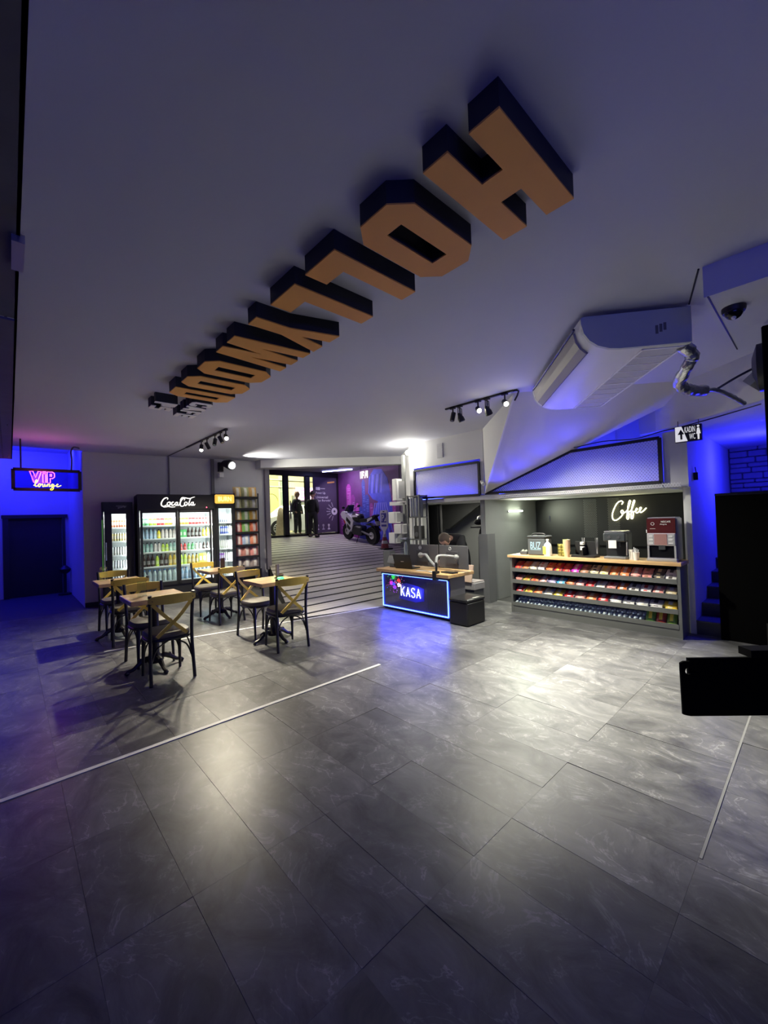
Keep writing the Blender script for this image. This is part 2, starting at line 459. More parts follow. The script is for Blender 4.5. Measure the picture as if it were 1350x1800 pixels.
struct('ceiling_vip', MB().box(-1.6, 1.25, 10.02, 13.2, 3.5, 3.6), CEILM)
struct('trim_7', MB().box(-1.6, 1.1, 10.0, 10.06, 3.15, 3.6), CEILM)
# main ceiling
struct('ceiling', MB().prism([(-1.6, -1.5), (7.6, -1.5), (7.6, 6.85), (4.80, 9.70), (1.1, 10.15), (1.1, 10.0), (-1.6, 10.0)], 3.15, 3.25), CEILM)
# header over the ramp opening (diagonal beam)
struct('trim_8', MB().prism([(4.60, 9.44), (7.25, 7.16), (7.40, 7.36), (4.86, 9.72), (4.60, 9.74)], 2.95, 3.15), WHITEW)
# column and upper wall of the mezzanine
struct('wall_column', MB().prism([(6.33, 5.95), (7.25, 7.16), (7.45, 7.06), (6.52, 5.86)], 0, 3.15), WHITEW)
struct('wall_mezzanine', MB().box(6.42, 6.55, 4.14, 5.95, 1.98, 3.15), M('gallery_grey'))
struct('trim_9', MB().box(6.27, 6.42, 5.83, 5.95, 1.98, 3.15).box(6.27, 6.42, 4.12, 4.19, 1.98, 3.15).box(6.27, 6.42, 4.19, 5.83, 2.62, 3.15), WHITEW)
struct('ceiling_mezzanine', MB().box(6.27, 8.5, 1.42, 6.6, 1.88, 1.96), WHITEW)
# sloping soffit: two triangular faces dropping from the ceiling to the corner of the mezzanine
A_, B_, C_, E_ = (6.27, 4.1, 1.97), (6.30, 4.14, 3.15), (4.76, 2.63, 3.15), (6.30, .79, 3.15)
struct('ceiling_slope', MB().slab([A_, C_, E_], (.012, .010, .03)), WHITEW)
struct('wall_slope', MB().slab([A_, B_, C_], (.02, -.02, .0)), WHITEW)
struct('wall_gallery', MB().box(6.95, 7.05, 1.25, 4.12, 1.96, 3.15), M('gallery_grey', (.09, .09, .12), .8))
# under the mezzanine
struct('wall_partition', MB().box(6.42, 8.4, 4.22, 4.32, 0, 1.88), M('partition_grey', (.21, .22, .22), .7, var=.06))
struct('trim_10', MB().box(6.39, 6.64, 4.17, 4.36, 0, 1.25), M('column_cladding', (.13, .135, .14), .6, var=.05))
struct('wall_counter', MB().box(8.4, 8.5, 1.2, 4.22, 0, 1.88), M('black_wall', (.014, .015, .015), .5, var=.2))
struct('wall_store', MB().box(8.4, 8.5, 4.32, 6.6, 0, 1.88), M('store_wall', (.30, .31, .31), .7))
struct('wall_store_side', MB().prism([(6.52, 5.86), (7.2, 6.8), (8.5, 6.8), (8.5, 6.66), (7.3, 6.66), (6.62, 5.80)], 0, 1.88), M('store_wall'))
struct('trim_11', MB().prism([(6.1, 1.30), (5.12, 1.88), (6.6, 1.88), (6.6, 1.30)], 7.72, 7.82, 'x'), M('stair_string', (.02, .021, .022), .7))
# end pillar of the mezzanine, stair wall, stairs
struct('trim_12', MB().box(6.40, 6.5, 1.15, 1.21, 0, 1.88).box(6.31, 6.5, 1.15, 1.41, 1.88, 2.60), WHITEW)
struct('wall_stairs', MB().box(6.5, 9.7, 1.15, 1.25, 0, 3.5), WHITEW)
STEP = M('step_slate', (.07, .07, .075), .5, var=.15)
stairs = struct('stairs', MB().prism([(6.42, 0)] + [c for k in range(8) for c in ((6.42 + .38 * k, .155 + .165 * k), (6.42 + .38 * (k + 1), .155 + .165 * k))] + [(9.46, 0)], -.2, 1.15, 'y'), STEP)
for k in range(8):
    x = 6.42 + .38 * k
    MB().bbox(x - .025, x + .38, -.2, 1.15, .155 + .165 * k, .18 + .165 * k, .004).build('step', STEP, stairs)
# rough stone wall at the head of the stairs
STONE = M('wall_stone', (.23, .22, .23), .9, var=.3, vs=5, bump=.5, bs=14)
wb = struct('wall_brick', MB().box(9.62, 9.75, -.6, 1.15, 0, 3.5), M('mortar', (.10, .10, .11), .95, bump=.4))
rnd = random.Random(3)
z = 1.35
while z < 3.35:
    h = rnd.uniform(.06, .15); y = 1.14
    while y > -.3:
        l = rnd.uniform(.16, .44)
        MB().bbox(9.55 + rnd.uniform(-.02, .03), 9.64, max(y - l, -.35), y - .012, z + .006, z + h - .006, .012).build('stone', STONE, wb)
        y -= l
    z += h
# boxed soffit over the stairs and the beam by the camera
struct('ceiling_box', MB().prism([(6.50, 1.72), (6.40, 1.50), (5.35, .22), (4.62, -.66), (4.62, -1.5), (9.7, -1.5), (9.7, 1.15), (6.56, 1.15), (6.56, 1.72)], 2.65, 3.15), WHITEW)
struct('ceiling_beam', MB().box(3.3, 4.6, -1.5, .48, 2.95, 3.15), CEILM)
struct('trim_13', MB().box(3.3, 4.6, .455, .463, 2.946, 2.95), BLACK)
struct('trim_14', MB().tube([(3.80, .64, 3.145), (3.3, .50, 3.145)], .006, 6), BLACK)
# corridor round the ramp
RW = M('ramp_wall', (.16, .13, .18), .8, var=.1)
struct('wall_ramp_left', MB().box(4.90, 4.98, 9.95, 14.3, .3, 3.55), RW)
struct('wall_ramp_right', MB().box(10.3, 10.42, 6.5, 14.3, 0, 3.6), RW)
struct('ceiling_ramp', MB().prism([(4.7, 9.74), (7.40, 7.36), (7.5, 6.6), (10.42, 6.6), (10.42, 14.3), (4.9, 14.3), (4.9, 9.9)], 3.56, 3.64), M('ramp_ceiling', (.22, .20, .24), .8))
struct('trim_15', MB().prism([(4.80, 9.72), (7.40, 7.36), (7.46, 7.42), (4.90, 9.80)], 3.15, 3.64), WHITEW)
# ---- glazed street front
FR = M('door_frame_black', (.012, .010, .014), .4)
xs = [6.96, 7.80, 8.74, 10.2]
wf = MB().box(4.98, 7.02, 13.95, 14.08, .95, 3.56).box(6.96, 10.3, 13.95, 14.08, .93, 1.08).box(6.96, 10.3, 13.95, 14.08, 3.36, 3.56)
wf.box(7.72, 7.92, 13.95, 14.08, 1.0, 3.4).box(8.68, 8.88, 13.95, 14.08, 1.0, 3.4).box(10.16, 10.3, 13.95, 14.08, 1.0, 3.4)
wfo = struct('window_1', wf, FR)
for a, b in ((7.0, 7.74), (7.90, 8.70), (8.86, 10.18)):
    MB().box(a, b, 14.005, 14.015, 1.07, 3.37).build('pane', CLEAR, wfo)
MB().box(7.95, 7.98, 13.90, 13.95, 1.7, 2.4).build('pull_handle', STEEL, wfo)
# ---- street
struct('ground_street', MB().box(2, 26, 14.3, 34, .80, .96), M('asphalt', (.13, .13, .13), .8, var=.2, vs=10))
struct('ground_kerb', MB().box(2, 26, 14.08, 15.9, .94, .99), M('pavement', (.30, .29, .27), .8, var=.1))

# ================================================================== CEILING THINGS
LB = M('letter_side_black', (.016, .018, .026), .65, var=.15)
LW = M('letter_white', (.78, .76, .80), .5, var=.04)
def letter(ch, polys, y0, y1, x0, x1, zf, label, group, name, face_mat):
    # polys in letter space: u 0..1 reading direction (world +y), v 0..1 letter up (world +x); first outline, then holes as bridged outlines
    t = thing(name, label, 'letter', ((x0 + x1) / 2, (y0 + y1) / 2, zf), 0, group)
    cx, cy = (x0 + x1) / 2, (y0 + y1) / 2
    body = MB(); face = MB()
    for poly in polys:
        P = [(x0 + (x1 - x0) * v - cx, y0 + (y1 - y0) * u - cy) for u, v in poly]
        body.prism(P, .008, 3.15 - zf)
        face.prism(P, 0, .008)
    body.build('body', LB, t); face.build('face', face_mat, t)
def frame_polys(outer, inner):
    n = len(outer); return [[outer[i], outer[(i + 1) % n], inner[(i + 1) % n], inner[i]] for i in range(n)]
c = .24
octo = [(c, 0), (1 - c, 0), (1, c * .62), (1, 1 - c * .62), (1 - c, 1), (c, 1), (0, 1 - c * .62), (0, c * .62)]
s = .36
octi = [(s, .22), (1 - s, .22), (1 - s, .22), (1 - s, .78), (1 - s, .78), (s, .78), (s, .78), (s, .22)]
GL = {
    'H': [[(0, 0), (.36, 0), (.36, 1), (0, 1)], [(.64, 0), (1, 0), (1, 1), (.64, 1)], [(.36, .38), (.64, .38), (.64, .62), (.36, .62)]],
    'O': frame_polys(octo, octi),
    'L': [[(0, 0), (1, 0), (1, .24), (.42, .24), (.42, 1), (0, 1)]],
    'Y': [[(.32, 0), (.68, 0), (.68, .42), (1, 1), (.64, 1), (.5, .64), (.36, 1), (0, 1), (.32, .42)]],
    'W': [[(.14, 0), (.42, 0), (.5, .5), (.58, 0), (.86, 0), (1, 1), (.78, 1), (.70, .42), (.61, 1), (.39, 1), (.30, .42), (.22, 1), (0, 1)]],
    'D': frame_polys([(0, 0), (.74, 0), (1, .16), (1, .84), (.74, 1), (0, 1)], [(.36, .22), (.64, .22), (.64, .22), (.64, .78), (.64, .78), (.36, .78)]),
    'P': [[(0, 0), (.34, 0), (.34, .36), (.8, .36), (1, .5), (1, .86), (.8, 1), (0, 1)]],
    'S': [[(0, 0), (.8, 0), (1, .14), (1, .56), (.35, .56), (.35, .78), (1, .78), (1, 1), (.2, 1), (0, .86), (0, .44), (.65, .44), (.65, .22), (0, .22)]],
    'C': [[(.2, 0), (.8, 0), (1, .14), (1, .36), (.68, .36), (.68, .22), (.34, .22), (.34, .78), (.68, .78), (.68, .64), (1, .64), (1, .86), (.8, 1), (.2, 1), (0, .86), (0, .14)]],
    'A': [[(0, 0), (.3, 0), (.36, .2), (.64, .2), (.7, 0), (1, 0), (.7, 1), (.3, 1)]],
    'F': [[(0, 0), (.34, 0), (.34, .4), (.85, .4), (.85, .6), (.34, .6), (.34, .78), (1, .78), (1, 1), (0, 1)]],
    'E': [[(0, 0), (1, 0), (1, .22), (.34, .22), (.34, .4), (.85, .4), (.85, .6), (.34, .6), (.34, .78), (1, .78), (1, 1), (0, 1)]],
}
word = [('H', .73, 1.09, 'first letter, nearest the viewer'), ('O', 1.225, 1.59, 'second letter, right after the H'), ('L', 1.72, 2.01, 'third letter, the nearer of two Ls'),
        ('L', 2.13, 2.44, 'fourth letter, the farther of two Ls'), ('Y', 2.53, 2.90, 'fifth letter, between L and W'), ('W', 2.95, 3.48, 'sixth letter, between Y and O'),
        ('O', 3.58, 3.96, 'seventh letter, right after the W'), ('O', 4.06, 4.43, 'eighth letter, just before the D'), ('D', 4.53, 4.84, 'ninth letter, last of the word')]
for ch, a, b, ps in word:
    letter(ch, GL[ch], a, b, 1.29, 1.92, 3.035, f'orange ceiling letter {ch} with black sides, {ps}', 'orange HOLLYWOOD ceiling letters', 'ceiling_letter', ORANGE)
for ch, a, b in (('P', 5.20, 5.36), ('S', 5.39, 5.56)):
    letter(ch, GL[ch], a, b, 1.26, 1.50, 3.035, f'small white ceiling letter {ch} of the word PS', 'white PS and CAFE ceiling letters', 'ceiling_letter', LW)
for ch, a, b in (('C', 4.97, 5.15), ('A', 5.17, 5.37), ('F', 5.40, 5.56), ('E', 5.59, 5.76)):
    letter(ch, GL[ch], a, b, 1.60, 1.84, 3.035, f'small white ceiling letter {ch} of the word CAFE', 'white PS and CAFE ceiling letters', 'ceiling_letter', LW)

# ---- spot tracks
LAMP = M('lamp_lit', (1, 1, 1), .5, emit=(1, .95, .75), es=30)
LENS = M('lamp_off', (.35, .35, .34), .2, .6)
def spot_head(parent, p, d, lit, yoke=False):
    # track adapter, stem, cylindrical head with a lens
    p = Vector(p); d = Vector(d).normalized()
    h = MB().box(p.x - .018, p.x + .018, p.y - .04, p.y + .04, -.035, 0).tube([(p.x, p.y, -.03), (p.x, p.y, p.z + .02)], .010, 8)
    c0 = p - d * .045; c1 = p + d * .075
    if yoke:
        h.tube([(p.x - .04, p.y, -.05), (p.x - .045, p.y, p.z)], .006, 6).tube([(p.x + .04, p.y, -.05), (p.x + .045, p.y, p.z)], .006, 6).tube([(p.x - .04, p.y, -.05), (p.x + .04, p.y, -.05)], .006, 6)
        h.tube([c0, p - d * .01, p + d * .03, c1], [.022, .03, .045, .048], 14)
    else:
        h.tube([c0, c1], .033, 14)
    o = h.build('spot_head', BLACK, parent, True)
    MB().tube([c1 - d * .002, c1 + d * .006], .040 if yoke else .028, 14).build('lens', LAMP if lit else LENS, o, True)
t = thing('spot_track', 'black ceiling spot track with five heads near the air conditioner', 'track light', (4.64, 3.1, 3.15))
MB().bbox(-.018, .018, -.53, .55, -.022, 0, .004).build('rail', BLACK, t)
MB().tube([(0, -.53, -.011), (.02, -.56, -.012), (.06, -.56, -.015), (.10, -.52, -.05), (.12, -.47, -.10)], .011, 8).build('feed_cable', BLACK, t, True)
for y, d, lit, yk in ((.42, (-.25, .1, -1), 0, 0), (.30, (.3, -.2, -1), 0, 1), (.0, (-.65, -.65, -.5), 1, 0), (-.14, (.55, -.1, -1), 0, 1), (-.40, (-.65, -.60, -.5), 1, 0)):
    spot_head(t, (.0, y, -.13 if not yk else -.16), d, lit, yk)
t = thing('spot_track', 'black ceiling spot track with five heads above the cafe tables', 'track light', (2.62, 8.0, 3.15))
MB().bbox(-.018, .018, -1.44, .6, -.022, 0, .004).build('rail', BLACK, t)
MB().tube([(0, .6, -.011), (0, 1.9, -.008)], .008, 6).build('feed_cable', BLACK, t)
for y, d, lit in ((-.26, (-.3, -.6, -1), 1), (-.55, (.6, .2, -1), 0), (-.93, (-.3, -.3, -1), 0), (-1.18, (.3, -.5, -1), 0), (-1.41, (-.2, -.8, -.55), 1)):
    spot_head(t, (0, y, -.13), d, lit)
# small spot in the wall corner, one on the column
t = thing('wall_spot', 'round black wall spot with lit lens in the corner above the snack rack', 'spotlight', (3.72, 9.70, 2.96))
MB().box(-.05, .05, -.02, .08, -.12, .10).build('bracket', BLACK, t)
h = MB().tube([(0, 0, .04), (.05, -.10, .06), (.10, -.22, .03), (.13, -.30, 0)], [.05, .08, .11, .115], 16).build('spot_head', BLACK, t, True)
MB().ball((.135, -.31, 0), .095, 14, 8, (1, .5, 1)).build('lens', M('lens_chrome', (.8, .8, .8), .12, .9, emit=(1, 1, 1), es=.5), h, True)
MB().box(-.06, .04, -.06, .04, -.26, -.16).build('sensor', PLWHITE, t)
t = thing('column_spot', 'glowing round spotlight at the top of the white column by the ramp', 'spotlight', (6.26, 5.98, 2.98))
MB().tube([(.06, 0, .08), (0, 0, .02)], .02, 8).build('stem', PLWHITE, t)
MB().ball((0, 0, 0), .05, 14, 8).build('bulb', M('bulb_lit', (1, 1, 1), .5, emit=(1, .97, .72), es=40), t, True)

# ---- air conditioner under the ceiling
ang = math.atan2(1.17, 1.48)
t = thing('air_conditioner', 'long white ceiling air conditioner with louvre and intake grille', 'air conditioner', (3.30, 1.24, 2.85), ang)
ACM = M('ac_white', (.80, .80, .79), .45, var=.03)
ACG = M('ac_side_grey', (.55, .58, .59), .5, var=.05)
Lc = 1.84; D = .78
prof = [(0, .26), (0, .22), (.02, .14), (.06, .08), (.12, .035), (.20, .008), (.28, 0), (D, 0), (D, .27), (.02, .27)]
prof = [(-y, z) for y, z in prof]
MB().prism(prof, .03, Lc - .03, 'x').build('casing', ACM, t, True)
MB().prism(prof, 0, .03, 'x').build('side_cover', ACG, t)
MB().prism(prof, Lc - .03, Lc, 'x').build('side_cover', ACG, t)
lv = MB()
pts = [(-.004, .215), (.010, .145), (.040, .088), (.085, .045)]
for i in range(3):
    (a, za), (b, zb) = pts[i], pts[i + 1]
    lv.add([(.16, -a - .0 + .010, za - .004), (Lc - .12, -a + .010, za - .004), (Lc - .12, -b + .006, zb - .008), (.16, -b + .006, zb - .008),
            (.16, -a - .01, za), (Lc - .12, -a - .01, za), (Lc - .12, -b - .01, zb), (.16, -b - .01, zb)],
           [(0, 1, 2, 3), (7, 6, 5, 4), (0, 4, 5, 1), (1, 5, 6, 2), (2, 6, 7, 3), (3, 7, 4, 0)])
lv.build('louvre', M('ac_louvre', (.36, .34, .32), .5), t)
MB().tube([(.14, .012, .235), (Lc - .10, .012, .235)], .010, 8).tube([(.14, -.085, .036), (Lc - .10, -.085, .036)], .005, 6).build('louvre_frame', M('ac_edge', (.10, .10, .11), .4), t)
g = MB().box(.06, Lc - .04, -.47, -.455, -.008, .002).box(.06, Lc - .04, -.765, -.75, -.008, .002).box(.06, .075, -.765, -.455, -.008, .002).box(Lc - .055, Lc - .04, -.765, -.455, -.008, .002).box(Lc / 2 - .01, Lc / 2 + .01, -.765, -.455, -.008, .002)
go = g.build('grille_frame', M('ac_grille', (.92, .92, .90), .4), t)
MB().box(.075, Lc - .055, -.75, -.47, -.002, .0).build('grille_panel', M('ac_grille_panel', (.55, .55, .55), .7), go)
for k in range(1, 10):
    if k == 5: continue
    x = .065 + k * (Lc - .12) / 10
    MB().box(x - .005, x + .005, -.75, -.47, -.006, -.001).build('slat', M('ac_grille'), go)
mk = MB()
for k in range(3): mk.box(-.002, 0, -.55 - .028 * k, -.53 - .028 * k, .085 + .012 * k, .15 + .008 * k)
mk.build('printed_mark', M('mark_grey', (.14, .14, .16), .6), t)
# silver pipe from the unit to the fan
pth = smooth_path([(3.84, .70, 2.86), (3.95, .66, 2.80), (4.02, .72, 2.72), (4.20, .80, 2.66), (4.42, .76, 2.64), (4.62, .70, 2.66), (4.78, .64, 2.68), (4.95, .56, 2.64), (5.15, .48, 2.58)], 8)
rn = random.Random(5)
FOIL = M('foil', (.55, .56, .58), .28, .9, var=.25, vs=40, bump=.8, bs=50)
t = thing('insulated_pipe', 'crinkled silver foil wrapped pipe hanging from the air conditioner', 'pipe', (0, 0, 0))
k = len(pth)
MB().tube(pth, [(.045 if i < k * .62 else .020) * rn.uniform(.85, 1.15) for i in range(k)], 10).build('foil_wrap', FOIL, t, True)
MB().tube([pth[0], (3.80, .72, 2.90)], .022, 8).build('orange_fitting', M('orange_tape', (.75, .38, .10), .5), t)
MB().tube(smooth_path([(4.78, .64, 2.68), (4.95, .50, 2.80), (5.2, .3, 2.95)], 5), .010, 6).build('branch_cable', M('cable_grey', (.10, .10, .11), .6), t)
t = thing('duct_fan', 'round black duct fan beside the silver pipe under the ceiling', 'fan', (5.02, .26, 2.86))
MB().tube([(0, .14, 0), (0, .10, 0), (0, -.25, 0)], [.10, .22, .22], 24).build('housing', M('fan_black', (.03, .032, .04), .45), t, True)
MB().tube([(-.05, .15, -.10), (.06, .10, -.14)], .07, 4).build('label_plate', M('fan_label', (.28, .29, .34), .4), t)

# ---- dome camera on the beam
t = thing('dome_camera', 'black dome security camera on the underside of the ceiling beam', 'camera', (3.62, .37, 2.95))
MB().lathe([(.066, 0), (.066, -.02), (.060, -.035)], 20).build('mount', BLACK, t, True)
MB().ball((0, 0, -.03), .052, 16, 8, (1, 1, 1)).build('dome', BLACKG, t, True)
MB().ball((-.02, .0, -.075), .014, 8, 6).build('painted_glint', PLWHITE, t, True)  # white bead paints a highlight onto the black dome

# ---- perforated cable tray running away along the left
t = thing('cable_tray', 'dark perforated steel cable tray running along the ceiling edge', 'cable tray', (0, 4, 2.74))
TR = M('tray_steel', (.13, .13, .15), .5, .4, var=.2)
HOLE = M('tray_hole', (.004, .004, .006), .9)
for a, b, dz in ((-5.2, -2.1, .0), (-2.09, -1.05, .012), (-1.04, .9, .0), (.91, 4.9, .015)):
    sg = MB().box(-.60, .046, a, b, dz, .012 + dz).box(.034, .046, a, b, dz, .11 + dz).box(-.60, -.588, a, b, dz, .11 + dz).build('tray_segment', TR, t)
    hb = MB(); y = a + .06
    while y < b - .05:
        for x in (-.06, -.14, -.22): hb.box(x - .006, x + .006, y, y + .03, dz - .001, dz)
        y += .085
    hb.build('perforation', HOLE, sg, kind='stuff')
MB().box(.02, .060, -1.9, -1.66, -.015, .02).build('joint_plate', STEEL, t)
for y in (-4, -1, 2, 4.5): MB().tube([(.0, y, .0), (.0, y, .41)], .006, 6).build('hanger_rod', TR, t)

# ---- hanging WC sign
t = thing('hanging_sign', 'black hanging sign reading KADIN WC with arrow and woman figure', 'sign', (5.95, 1.07, 2.40))
MB().box(0, .06, -.13, .13, 0, .19).build('box', BLACK, t)
SW = M('sign_white', (.85, .85, .82), .5, emit=(1, 1, 1), es=.25)
nn = (0, -1, 0)
ar = MB().prism([(.125, .005), (.005, .005), (.06, .185), (.125, .185)], -.003, 0, 'x').build('white_panel', SW, t)
MB().prism([(.075, .03), (.055, .03), (.055, .09), (.035, .09), (.068, .15), (.100, .09), (.075, .09)], -.006, -.003, 'x').build('arrow', BLACK, ar)
text('lettering', 'KADIN', SW, t, (-.001, .030, .105), (0, -1, 0), (0, 0, 1), .068, .100, .003)
text('lettering', 'WC', SW, t, (-.001, -.012, .02), (0, -1, 0), (0, 0, 1), .068, .058, .003)
MB().ball((-.002, -.100, .165), .013, 10, 6, (.3, 1, 1)).prism([(-.090, .145), (-.110, .145), (-.122, .075), (-.110, .075), (-.108, .01), (-.092, .01), (-.090, .075), (-.080, .075)], -.004, -.0005, 'x').build('woman_figure', SW, t)
for y in (-.1, .1): MB().tube([(.03, y, .18), (.03, y, .26)], .004, 6).build('hanger', BLACK, t)
# ---- black cables on the gallery
t = thing('cable_run', 'thin black cables strung along the top of the gallery mesh', 'cable', (6.2, 1.4, 2.56))
MB().tube(smooth_path([(0, 1.1, 0), (0, .7, .03), (0, .3, .0), (-.02, 0, .04), (-.05, -.25, .06), (-.25, -.6, .072), (-.6, -1.0, .072)], 5), .007, 6).build('cable', BLACK, t)

# ================================================================== GALLERY MESH PANELS
MESHM = M('mesh_metal', (.80, .80, .84), .5)
def clip_line(poly, p, d):
    # part of the line p + t d inside a convex polygon
    t0, t1 = -1e9, 1e9; n = len(poly)
    cx = sum(a for a, b in poly) / n; cz = sum(b for a, b in poly) / n
    for i in range(n):
        (ax, az), (bx, bz) = poly[i], poly[(i + 1) % n]
        nx, nz = -(bz - az), bx - ax
        if nx * (cx - ax) + nz * (cz - az) < 0: nx, nz = -nx, -nz
        num = nx * (p[0] - ax) + nz * (p[1] - az); den = nx * d[0] + nz * d[1]
        if abs(den) < 1e-9:
            if num < 0: return None
            continue
        t = -num / den
        if den > 0: t0 = max(t0, t)
        else: t1 = min(t1, t)
    return (t0, t1) if t1 - t0 > .004 else None
def mesh_panel(name, label, x, poly, step_y, step_z, wire):
    cy = sum(a for a, b in poly) / len(poly); z0 = min(b for a, b in poly)
    t = thing(name, label, 'mesh panel', (x, cy, z0))
    loc = [(a - cy, b - z0) for a, b in poly]
    mb = MB()
    ymin = min(a for a, b in loc); ymax = max(a for a, b in loc); zmax = max(b for a, b in loc)
    for sgn in (1, -1):
        d = Vector((step_y, sgn * step_z)).normalized()
        k = ymin - 2 * zmax * step_y / step_z
        while k < ymax + 2 * zmax * step_y / step_z:
            r = clip_line(loc, (k, 0), d)
            if r:
                a = (0, k + d[0] * r[0], d[1] * r[0]); b = (0, k + d[0] * r[1], d[1] * r[1])
                mb.bar(a, b, wire, wire, up=(1, 0, 0))
            k += 2 * step_y if False else step_y * 2
    mb.build('wire_mesh', MESHM, t, kind='stuff')
    n = len(loc)
    for i in range(n):
        MB().bar((-.012, *loc[i]), (-.012, *loc[(i + 1) % n]), .04, .04, up=(1, 0, 0)).build('frame_bar', BLACK, t)
    return t
mesh_panel('gallery_screen', 'blue lit black framed mesh panel above the cash desk', 6.27, [(5.80, 2.57), (4.21, 2.56), (4.21, 1.97), (5.80, 1.99)], .018, .014, .009)
mesh_panel('gallery_screen', 'long slanted black framed mesh panel above the snack counter', 6.27, [(4.09, 1.985), (2.58, 2.52), (1.43, 2.535), (1.43, 1.955)], .019, .024, .011)
t = thing('gallery_edging', 'pale expanded metal strip along the lower edge of the gallery', 'mesh strip', (6.255, 2.6, 1.88))
mb = MB()
for k in range(0, 80):
    y = 1.18 - k * .032
    mb.bar((0, y, 0), (0, y - .03, .055), .008, .008).bar((0, y - .03, 0), (0, y, .055), .008, .008)
mb.build('wire_mesh', MESHM, t, kind='stuff'); MB().box(-.005, .01, -1.45, 1.2, -.012, 0).build('edge_bar', MGREY, t)
LEDB = M('led_blue', (.05, .05, .3), .5, emit=(.03, .05, 1), es=14)
t = thing('led_strip', 'blue led strip hidden along the foot of the long gallery mesh', 'led strip', (6.40, 2.7, 1.965))
MB().box(-.01, .01, -1.2, 1.2, 0, .012).build('strip', LEDB, t)
t = thing('led_strip', 'blue led strip at the foot of the mesh above the cash desk', 'led strip', (6.36, 5.0, 1.965))
MB().box(-.01, .01, -.7, .7, 0, .012).build('strip', LEDB, t)
t = thing('cable_channel', 'thin white cable channel down the fold of the sloping soffit', 'cable channel', (4.76, 2.63, 3.14))
MB().bar((-.03, -.01, -.03), (1.46, 1.44, -1.15), .022, .012).build('channel', PLWHITE, t)
t = thing('wall_camera', 'small white security camera at the corner of the mesh panels', 'camera', (6.24, 4.14, 2.16))
MB().lathe([(.035, .06), (.035, .03), (.02, 0)], 12).build('base', PLWHITE, t, True)
MB().tube([(0, 0, .02), (-.04, -.06, -.01)], [.028, .034], 12).build('body', PLWHITE, t, True)
for y, z, label in ((5.1, 2.90, 'grey square vent plate on the wall above the cash desk mesh'),):
    t = thing('wall_vent', label, 'vent', (6.265, y, z))
    MB().box(-.012, .004, -.07, .07, -.14, .14).build('plate', GREYW, t)
    for k in range(5): MB().box(-.018, -.010, -.06, .06, -.11 + .05 * k, -.09 + .05 * k).build('slat', GREYW, t)
t = thing('wall_vent', 'pale grey plate on the wall behind the long gallery mesh', 'vent', (6.94, 2.3, 2.80))
MB().box(-.012, .004, -.14, .14, -.12, .12).build('plate', GREYW, t)
t = thing('junction_box', 'small black box on the blue stair wall', 'junction box', (6.62, 1.14, 2.02))
MB().bbox(-.02, .02, -.04, .01, -.05, .05, .006).tube([(0, -.02, .05), (0, -.01, .12)], .006, 6).build('body', BLACK, t)

# ================================================================== UNDER THE MEZZANINE
TUBE = M('tube_lit', (1, 1, 1), .5, emit=(.92, 1, .72), es=14)
t = thing('tube_lamp', 'short glowing tube lamp on the partition behind the counter', 'lamp', (7.45, 4.20, 1.66))
MB().tube([(-.24, -.02, 0), (.24, -.02, 0)], .016, 10).build('tube', TUBE, t, True)
MB().box(-.26, .26, -.005, .02, -.015, .015).build('batten', PLWHITE, t)
area('tube_lamp_light', (7.45, 4.14, 1.66), (7.4, 3.0, 1.2), 9, (.92, 1, .75), .48, .05)
# black back wall with perforated door panels
t = thing('perforated_locker', 'black perforated metal locker on the back wall under the coffee sign', 'locker', (8.38, 3.0, .0))
MB().box(-.05, .018, -1.6, 1.2, .95, 1.86).build('panel', BLACK, t)
for a, b in ((-.02, .22), (-.42, -.22)):
    mb = MB()
    for i in range(9):
        for j in range(34):
            y = a + (b - a) * (i + .5 * (j % 2)) / 9; z = 1.1 + .022 * j
            mb.box(-.053, -.050, y, y + .010, z, z + .009)
    mb.build('perforation', M('painted_hole_light', (.22, .22, .22), .6), t, kind='stuff')  # light coming through the holes, painted as pale squares
MB().tube([(-.07, .9, 1.42), (-.07, .9, 1.54)], .006, 6).build('handle', STEEL, t)
# neon coffee sign
NEONY = M('neon_warm', (1, 1, .8), .5, emit=(1, .96, .50), es=3.5)
t = thing('neon_sign', 'warm yellow neon sign reading Coffee on the black wall', 'neon sign', (8.32, 2.42, 1.42))
def neon(parent, name, strokes, mat, w, h, r, n=5, depth=0.):
    # strokes in sign space, u to the viewer's right (world -y), v up
    for st in strokes:
        P = [(-.01 - depth, w / 2 - u * w, v * h) for u, v in st]
        MB().tube(smooth_path(P, n), r, 8).build(name, mat, parent, True)
neon(t, 'neon_tube', [
    [(.30, .82), (.34, .93), (.28, 1.0), (.16, .88), (.05, .55), (.0, .25), (.03, .05), (.12, .02), (.26, .18), (.34, .40), (.31, .52), (.27, .45), (.30, .36), (.38, .40), (.46, .52), (.53, .80), (.56, .97), (.53, .98), (.49, .75), (.45, .30), (.44, .10), (.48, .08), (.51, .30), (.50, .42), (.57, .50), (.66, .85), (.68, .98), (.65, .96), (.60, .65), (.56, .20), (.57, .08), (.61, .12), (.63, .35), (.62, .42), (.70, .46), (.75, .56), (.72, .58), (.70, .45), (.73, .36), (.80, .44), (.86, .60), (.83, .62), (.81, .48), (.84, .38), (.92, .46), (1.0, .60)]
], NEONY, .56, .36, .0085)
point('coffee_neon_light', (8.15, 2.4, 1.6), 1.0, (1, .95, .5), .15)
